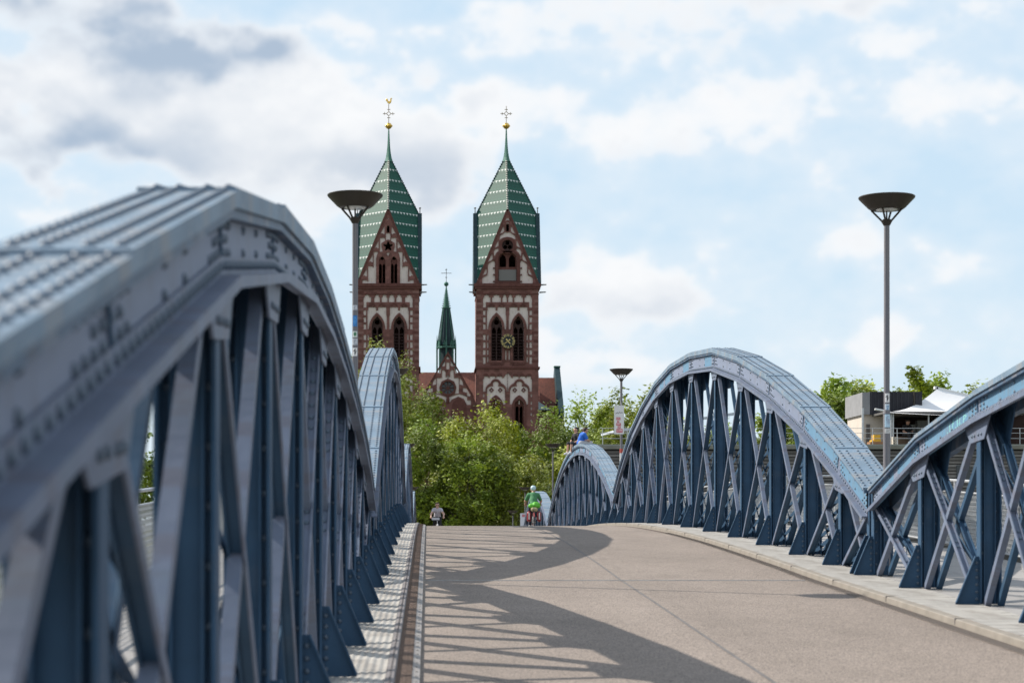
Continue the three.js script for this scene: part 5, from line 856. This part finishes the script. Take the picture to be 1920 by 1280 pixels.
// J: joints in the person's own space (x to their left, y up, z forward); `turn` rotates them about y
function person(label, base, turn, J, S) {
  const P = thing('person', label, 'person', base);
  const place = g => { g.rotateY(turn); g.translate(...base); return g; };
  const v = k => V(...J[k]), out = (b, d) => b.map(([p, q, r, s]) => [p, q, r + d, s + d]);
  const hip = v('hip'), chest = v('chest'), neck = v('neck'), head = v('head'), look = V(...(J.look ?? [0, 0, 1])).normalize(), lat = V().crossVectors(V(0, 1, 0), look).normalize(), upv = V().crossVectors(look, lat).normalize();
  const off = (o, x, y, z) => o.clone().addScaledVector(lat, x).addScaledVector(upv, y).addScaledVector(look, z);
  const sL = v('sL'), sR = v('sR'), hL = v('hL'), hR = v('hR');
  const torso = [[hip, hip.clone().lerp(chest, 0.5), 0.125, 0.125], [hip.clone().lerp(chest, 0.5), chest, 0.125, 0.135], [hL, hR, 0.115, 0.115], [sL.clone().lerp(chest, 0.3), sR.clone().lerp(chest, 0.3), 0.085, 0.085], [chest, neck, 0.10, 0.06]];
  const upArm = [[sL, v('eL'), 0.062, 0.045], [sR, v('eR'), 0.062, 0.045]], foreArm = [[v('eL'), v('wL'), 0.043, 0.029], [v('eR'), v('wR'), 0.043, 0.029]];
  const thigh = [[hL, v('kL'), 0.095, 0.062], [hR, v('kR'), 0.095, 0.062]], shin = [[v('kL'), v('aL'), 0.06, 0.038], [v('kR'), v('aR'), 0.06, 0.038]];
  const foot = [[v('aL'), v('tL'), 0.042, 0.032], [v('aR'), v('tR'), 0.042, 0.032]];
  const body = [...torso, [neck, head, 0.055, 0.055], ...upArm, ...foreArm, ...thigh, ...shin, ...foot];
  const hd = [[off(head, 0, 0.05, -0.012), off(head, 0, 0.045, 0.025), 0.088, 0.085], [off(head, 0, -0.03, 0.03), off(head, 0, -0.065, 0.052), 0.06, 0.036], [off(head, 0, 0.02, 0.095), off(head, 0, -0.015, 0.118), 0.012, 0.017], [off(head, 0.086, 0.02, 0), off(head, 0.092, -0.01, -0.005), 0.018, 0.014], [off(head, -0.086, 0.02, 0), off(head, -0.092, -0.01, -0.005), 0.018, 0.014], [off(head, 0.032, 0.036, 0.088), off(head, -0.032, 0.036, 0.088), 0.018, 0.018], [off(head, 0.02, -0.048, 0.088), off(head, -0.02, -0.048, 0.088), 0.012, 0.012], [neck, head, 0.052, 0.055]];
  const hands = [];
  for (const sd of ['L', 'R']) {
    const w = v('w' + sd), e = v('e' + sd), d = V().subVectors(w, e).normalize(), grip = V(...(J.grip ?? [0, -1, 0.2])).normalize(), x = V().crossVectors(d, grip).normalize(), hb = [[w, w.clone().addScaledVector(d, 0.06), 0.028, 0.026]];
    for (const kx of [-0.028, -0.010, 0.010, 0.028]) { const a0 = w.clone().addScaledVector(d, 0.03).addScaledVector(x, kx * 0.6), a1 = w.clone().addScaledVector(d, 0.085).addScaledVector(x, kx); hb.push([a0, a1, 0.015, 0.012]); const L = 0.03 - Math.abs(kx) * 0.25, a2 = a1.clone().addScaledVector(d, L * 0.9).addScaledVector(grip, L * 0.7), a3 = a2.clone().addScaledVector(grip, L).addScaledVector(d, -L * 0.15); hb.push([a1, a2, 0.010, 0.009], [a2, a3, 0.009, 0.008]); }
    const t0 = w.clone().addScaledVector(d, 0.03).addScaledVector(x, (sd === 'L' ? 1 : -1) * 0.03), t1 = t0.clone().addScaledVector(d, 0.03).addScaledVector(x, (sd === 'L' ? 1 : -1) * 0.02).addScaledVector(grip, 0.012); hb.push([t0, t1, 0.012, 0.010], [t1, t1.clone().addScaledVector(d, 0.022).addScaledVector(grip, 0.014), 0.010, 0.008]);
    hands.push(surfaceNet(hb, 0.005, 0.008));
  }
  const bodyGeo = mergeGeometries([surfaceNet(body, 0.014, 0.05), surfaceNet(hd, 0.007, 0.022), ...hands].map(strip));
  const B = part(P, 'body', place(bodyGeo), mat(S.skin ?? [0.50, 0.29, 0.205], { rough: 0.55 }));
  const sleeves = upArm.map(([a, b, r, s]) => [a, a.clone().lerp(b, S.sleeve ?? 0.75), r, mix(r, s, 0.7)]);
  part(P, 'shirt', place(surfaceNet(out([...torso.slice(0, 4), [chest, chest.clone().lerp(neck, 0.55), 0.10, 0.075], ...sleeves], 0.016), 0.012, 0.05)), mat(S.shirt, { rough: 0.85, bump: 0.01 }));
  const leg = S.shorts ? thigh : [...thigh, ...shin.map(([a, b, r, s]) => [a, a.clone().lerp(b, 0.94), r, s + 0.012])];
  part(P, 'trousers', place(surfaceNet(out([[hL, hR, 0.115, 0.115], [hip, hip.clone().lerp(chest, 0.12), 0.12, 0.12], ...leg], 0.018), 0.013, 0.04)), mat(S.trousers, { rough: 0.85 }));
  for (const f of foot) part(P, 'shoe', place(surfaceNet(out([f, [f[0], f[0].clone().add(V(0, -0.03, -0.03)), 0.04, 0.035]], 0.012), 0.01, 0.02)), mat(S.shoes ?? [0.6, 0.6, 0.6], { rough: 0.7 }));
  if (S.hair) part(P, 'hair', place(surfaceNet([[off(head, 0, 0.075, -0.03), off(head, 0, 0.082, 0.02), 0.088, 0.078], [off(head, 0, 0.03, -0.045), off(head, 0, -0.02 - (S.hairLen ?? 0), -0.05), 0.078, 0.055], [off(head, 0.07, 0.05, -0.02), off(head, 0.07, 0.01, -0.03), 0.03, 0.025], [off(head, -0.07, 0.05, -0.02), off(head, -0.07, 0.01, -0.03), 0.03, 0.025]], 0.008, 0.02)), mat(S.hair, { rough: 0.7, bump: 0.01 }));
  if (S.glasses) part(P, 'sunglasses', place(surfaceNet([[off(head, 0.034, 0.022, 0.098), off(head, 0.036, 0.018, 0.096), 0.024, 0.022], [off(head, -0.034, 0.022, 0.098), off(head, -0.036, 0.018, 0.096), 0.024, 0.022], [off(head, 0.06, 0.024, 0.085), off(head, 0.092, 0.024, 0.01), 0.008, 0.007], [off(head, -0.06, 0.024, 0.085), off(head, -0.092, 0.024, 0.01), 0.008, 0.007]], 0.005, 0.006)), mat([0.015, 0.01, 0.01], { rough: 0.2 }));
  else for (const e of [-1, 1]) part(P, 'eye', place(ball(off(head, e * 0.032, 0.022, 0.092), 0.012, 1, 0.7, 1, 8, 6)), mat([0.08, 0.05, 0.04], { rough: 0.3 }));
  if (S.helmet) {
    const hm = part(P, 'helmet', place(surfaceNet([[off(head, 0, 0.09, -0.05), off(head, 0, 0.095, 0.05), 0.105, 0.098]], 0.008, 0.02)), mat(S.helmet, { rough: 0.4 }));
    for (const k of [-0.055, 0, 0.055]) part(hm, 'vent', place(tube(off(head, k, 0.115 - Math.abs(k) * 0.3, -0.148 + Math.abs(k) * 0.25), off(head, k, 0.185 - Math.abs(k) * 0.5, -0.08), 0.014, 0.012, 6)), mat([0.05, 0.06, 0.08]));
    part(P, 'chin_strap', place(merge([tube(off(head, 0.095, 0.05, 0), off(head, 0.06, -0.075, 0.03), 0.008, 0.008, 5), tube(off(head, -0.095, 0.05, 0), off(head, -0.06, -0.075, 0.03), 0.008, 0.008, 5)])), mat([0.03, 0.03, 0.03]));
  }
  return P;
}
// bicycle in its own space: z forward, wheels on y = 0
function bicycle(label, base, turn, col, o = {}) {
  const B = thing('bicycle', label, 'bicycle', base), place = g => { g.rotateY(turn); g.translate(...base); return g; }, paint = mat(col, { rough: 0.35 }), black = mat([0.025, 0.025, 0.027], { rough: 0.6 }), R = 0.34;
  for (const z of [-0.53, 0.53]) {
    const ring = (r, t) => { const g = new THREE.TorusGeometry(r, t, 8, 36); g.rotateY(Math.PI / 2); g.translate(0, R, z); return g; };
    const W = part(B, 'wheel', place(merge([tube(V(-0.05, R, z), V(0.05, R, z), 0.03, 0.03, 10), ...Array.from({ length: 14 }, (_, k) => { const a = k / 14 * 2 * Math.PI; return tube(V((k % 2 ? 1 : -1) * 0.03, R, z), V(0, R + 0.305 * Math.sin(a), z + 0.305 * Math.cos(a)), 0.002, 0.002, 4); })])), M.galv);
    part(W, 'tyre', place(ring(0.325, 0.018)), black); part(W, 'rim', place(ring(0.305, 0.01)), M.galv);
    part(B, 'mudguard', place((() => { const g = new THREE.TorusGeometry(0.365, 0.022, 6, 20, Math.PI * 0.9); g.rotateZ(z < 0 ? 0.6 : -0.3); g.rotateY(Math.PI / 2); g.translate(0, R, z); return g; })()), o.guard ? mat(o.guard) : black);
  }
  const bb = V(0, 0.29, -0.1), st = V(0, 0.80, -0.28), hd = V(0, 0.86, 0.36), hl = V(0, 0.70, 0.40), rx = V(0, R, -0.53), fx = V(0, R, 0.53);
  part(B, 'frame', place(merge([tube(bb, st, 0.016), tube(st.clone().lerp(bb, 0.08), hd, 0.016), tube(bb, hl, 0.019), tube(hl, hd, 0.02), ...[-0.05, 0.05].flatMap(x => [tube(bb.clone().add(V(x * 0.5, 0, 0)), rx.clone().add(V(x, 0, 0)), 0.01), tube(st.clone().lerp(bb, 0.1), rx.clone().add(V(x, 0, 0)), 0.009)])])), paint);
  part(B, 'fork', place(merge([-0.05, 0.05].map(x => tube(hl.clone().add(V(x, -0.02, 0)), fx.clone().add(V(x, 0, 0)), 0.014, 0.010)).concat([tube(hl.clone().add(V(-0.06, -0.02, 0)), hl.clone().add(V(0.06, -0.02, 0)), 0.014)]))), paint);
  part(B, 'saddle', place(merge([tube(st, st.clone().add(V(0, 0.14, -0.03)), 0.013), ball(V(0, 0.96, -0.35), 0.12, 0.75, 0.33, 0.9), ball(V(0, 0.965, -0.22), 0.07, 0.5, 0.4, 1.6)])), black);
  part(B, 'handlebar', place(merge([tube(hd, V(0, 1.02, 0.33), 0.014), curveTube([V(-0.31, 1.04, 0.12), V(-0.26, 1.05, 0.26), V(-0.08, 1.03, 0.34), V(0.08, 1.03, 0.34), V(0.26, 1.05, 0.26), V(0.31, 1.04, 0.12)], 0.013)])), black);
  part(B, 'crank', place(merge([tube(V(-0.09, 0.29, -0.1), V(0.09, 0.29, -0.1), 0.02), tube(V(0.09, 0.29, -0.1), V(0.09, 0.14, -0.02), 0.012), tube(V(-0.09, 0.29, -0.1), V(-0.09, 0.44, -0.18), 0.012), tube(V(0.09, 0.14, -0.02), V(0.19, 0.14, -0.02), 0.018), tube(V(-0.09, 0.44, -0.18), V(-0.19, 0.44, -0.18), 0.018)])), black);
  if (o.rack) part(B, 'rack', place(merge([...[-0.06, 0.06].flatMap(x => [tube(V(x, 0.76, -0.86), V(x, 0.76, -0.36), 0.007), tube(V(x, 0.76, -0.7), V(x, 0.36, -0.55), 0.006)]), tube(V(-0.06, 0.76, -0.86), V(0.06, 0.76, -0.86), 0.007), tube(V(-0.06, 0.76, -0.5), V(0.06, 0.76, -0.5), 0.007)])), black);
  if (o.front) part(B, 'front_bar_bag', place((() => { const g = new THREE.BoxGeometry(0.36, 0.1, 0.12); g.translate(-0.08, 0.95, 0.43); return g; })()), mat([0.55, 0.57, 0.62], { rough: 0.6 }));
  return B;
}
// riding pose
const RIDE = { hip: [0, 1.02, -0.33], chest: [0, 1.36, -0.12], neck: [0, 1.48, -0.06], head: [0, 1.585, 0.0], sL: [0.185, 1.40, -0.09], sR: [-0.185, 1.40, -0.09], eL: [0.30, 1.17, 0.02], eR: [-0.30, 1.17, 0.02], wL: [0.29, 1.07, 0.19], wR: [-0.29, 1.07, 0.19], hL: [0.09, 0.98, -0.33], hR: [-0.09, 0.98, -0.33], kL: [0.12, 0.62, -0.02], kR: [-0.12, 0.86, 0.06], aL: [0.14, 0.22, -0.10], aR: [-0.14, 0.52, -0.24], tL: [0.15, 0.18, 0.06], tR: [-0.15, 0.48, -0.08], grip: [0, -1, 0.3] };
{
  const D = 75, x = (1000 - 802) * D / F, base = [x, EYE + road(D), -D], th = Math.PI;
  person('cyclist in a green t-shirt and pale blue helmet, seen from behind', base, th, RIDE, { shirt: [0.06, 0.20, 0.085], trousers: [0.018, 0.025, 0.045], helmet: [0.5, 0.66, 0.72], shoes: [0.5, 0.5, 0.48] });
  bicycle('loaded touring bicycle under the cyclist in green', base, th, [0.06, 0.06, 0.07], { rack: true, guard: [0.35, 0.03, 0.03] });
  const bag = (name, label, cat, geo, m, extra) => { const T = thing(name, label, cat, base); geo.rotateY(th); geo.translate(...base); part(T, 'shell', geo, m); if (extra) { extra[1].rotateY(th); extra[1].translate(...base); part(T, extra[0], extra[1], extra[2]); } };
  const pan = sx => { const g = new THREE.CapsuleGeometry(0.10, 0.22, 6, 12); g.scale(0.85, 1, 1.35); g.translate(sx * 0.2, 0.56, -0.6); return g; };
  const red = mat([0.20, 0.012, 0.018], { rough: 0.45 });
  for (const sx of [-1, 1]) { const st = new THREE.BoxGeometry(0.05, 0.26, 0.012); st.translate(sx * 0.2, 0.58, -0.742); bag('pannier', sx < 0 ? 'red pannier on the right of the touring bicycle, beside the arch' : 'red pannier on the left of the touring bicycle, beside the white board', 'bag', pan(sx), red, ['reflector_strap', st, mat([0.6, 0.58, 0.55], { rough: 0.4 })]); }
  bag('rucksack', 'bright green bag riding at the cyclist\'s waist', 'bag', surfaceNet([[V(-0.15, 0.98, -0.62), V(0.12, 0.98, -0.62), 0.10, 0.09], [V(-0.12, 1.02, -0.62), V(-0.04, 1.05, -0.62), 0.10, 0.09], [V(0.08, 0.96, -0.6), V(0.16, 0.97, -0.6), 0.08, 0.06], [V(-0.02, 1.0, -0.7), V(-0.1, 0.96, -0.7), 0.05, 0.04]], 0.014, 0.05), mat([0.11, 0.45, 0.03], { rough: 0.6 }), ['drawcord', merge([tube(V(-0.2, 1.07, -0.68), V(0.02, 1.0, -0.74), 0.008), tube(V(0.02, 1.0, -0.74), V(0.17, 1.02, -0.68), 0.008)]), mat([0.1, 0.4, 0.05])]);
  { const g = new THREE.CapsuleGeometry(0.085, 0.10, 6, 14); g.rotateZ(Math.PI / 2); g.translate(0, 0.83, -0.78); const s = new THREE.TorusGeometry(0.088, 0.008, 6, 16); s.rotateY(Math.PI / 2); s.translate(0.03, 0.83, -0.78); bag('rolled_mat', 'olive tan roll strapped on the bicycle rack', 'roll', g, mat([0.33, 0.29, 0.16], { rough: 0.8 }), ['strap', s, mat([0.05, 0.05, 0.05])]); }
}
{
  const D = 90, x = (820 - 802) * D / F, base = [x, EYE + road(D), -D];
  const J = { ...RIDE, head: [0, 1.575, -0.03], neck: [0, 1.47, -0.09], chest: [0, 1.34, -0.16], sL: [0.17, 1.38, -0.13], sR: [-0.17, 1.38, -0.13] };
  person('woman in sunglasses and a pale grey t-shirt riding towards the camera', base, 0, J, { shirt: [0.46, 0.43, 0.47], trousers: [0.012, 0.012, 0.014], hair: [0.06, 0.028, 0.018], hairLen: 0.03, glasses: true, sleeve: 0.4, skin: [0.52, 0.31, 0.23] });
  bicycle('bicycle with a pale bag on the handlebar, ridden by the woman', base, 0, [0.5, 0.5, 0.52], { front: true, guard: [0.55, 0.53, 0.55] });
}
// three people sitting on the crown of the third right arch
{
  const top = D => { let i = 0; while (N2[i + 1][0] < D) i++; const f = (D - N2[i][0]) / (N2[i + 1][0] - N2[i][0]); return mix(N2[i][1], N2[i + 1][1], f) + 0.07; };
  const SIT = { hip: [0, 0.11, 0], chest: [0, 0.45, 0.06], neck: [0, 0.58, 0.10], head: [0, 0.69, 0.13], sL: [0.18, 0.50, 0.07], sR: [-0.18, 0.50, 0.07], eL: [0.24, 0.25, 0.16], eR: [-0.24, 0.25, 0.16], wL: [0.14, 0.15, 0.36], wR: [-0.14, 0.15, 0.36], hL: [0.09, 0.10, 0.02], hR: [-0.09, 0.10, 0.02], kL: [0.12, 0.12, 0.45], kR: [-0.12, 0.12, 0.45], aL: [0.12, -0.29, 0.50], aR: [-0.12, -0.29, 0.50], tL: [0.13, -0.34, 0.64], tR: [-0.13, -0.34, 0.64], look: [0, -0.15, 1] };
  person('man in a bright blue t-shirt sitting on the arch crown', [6.62, EYE + top(83.4), -83.4], Math.PI / 2 + 0.25, { ...SIT, chest: [0, 0.43, 0.12], neck: [0, 0.55, 0.19], head: [0, 0.645, 0.25], sL: [0.18, 0.48, 0.14], sR: [-0.18, 0.48, 0.14], eL: [0.23, 0.24, 0.27], eR: [-0.23, 0.24, 0.27], wL: [0.12, 0.17, 0.44], wR: [-0.12, 0.17, 0.44], look: [0.1, -0.35, 1] }, { shirt: [0.022, 0.13, 0.52], trousers: [0.42, 0.42, 0.44], hair: [0.035, 0.02, 0.014] });
  person('man in black with bare legs hanging over the road side of the arch', [6.60, EYE + top(84.3), -84.3], -0.95, { ...SIT, head: [0, 0.70, 0.1], look: [-0.25, 0, 1] }, { shirt: [0.012, 0.012, 0.014], trousers: [0.02, 0.022, 0.03], shorts: true, hair: [0.015, 0.011, 0.01], shoes: [0.66, 0.66, 0.66] });
  person('third person on the arch, brown head behind the blue shirt', [6.86, EYE + top(85.1), -85.1], Math.PI / 2, { ...SIT, head: [0, 0.73, 0.1] }, { shirt: [0.18, 0.2, 0.25], trousers: [0.05, 0.055, 0.07], hair: [0.07, 0.032, 0.018] });
  const D = 97.2, s = D / F;
  person('person in black sitting in the dark bar under the awning', [(1700 - 802) * s, EYE + (985 - 818) * s, -D], Math.PI * 0.1, { ...SIT, look: [0.3, -0.3, 1] }, { shirt: [0.02, 0.02, 0.022], trousers: [0.03, 0.03, 0.035], hair: [0.02, 0.015, 0.012] });
}
renderer.render(scene, camera);
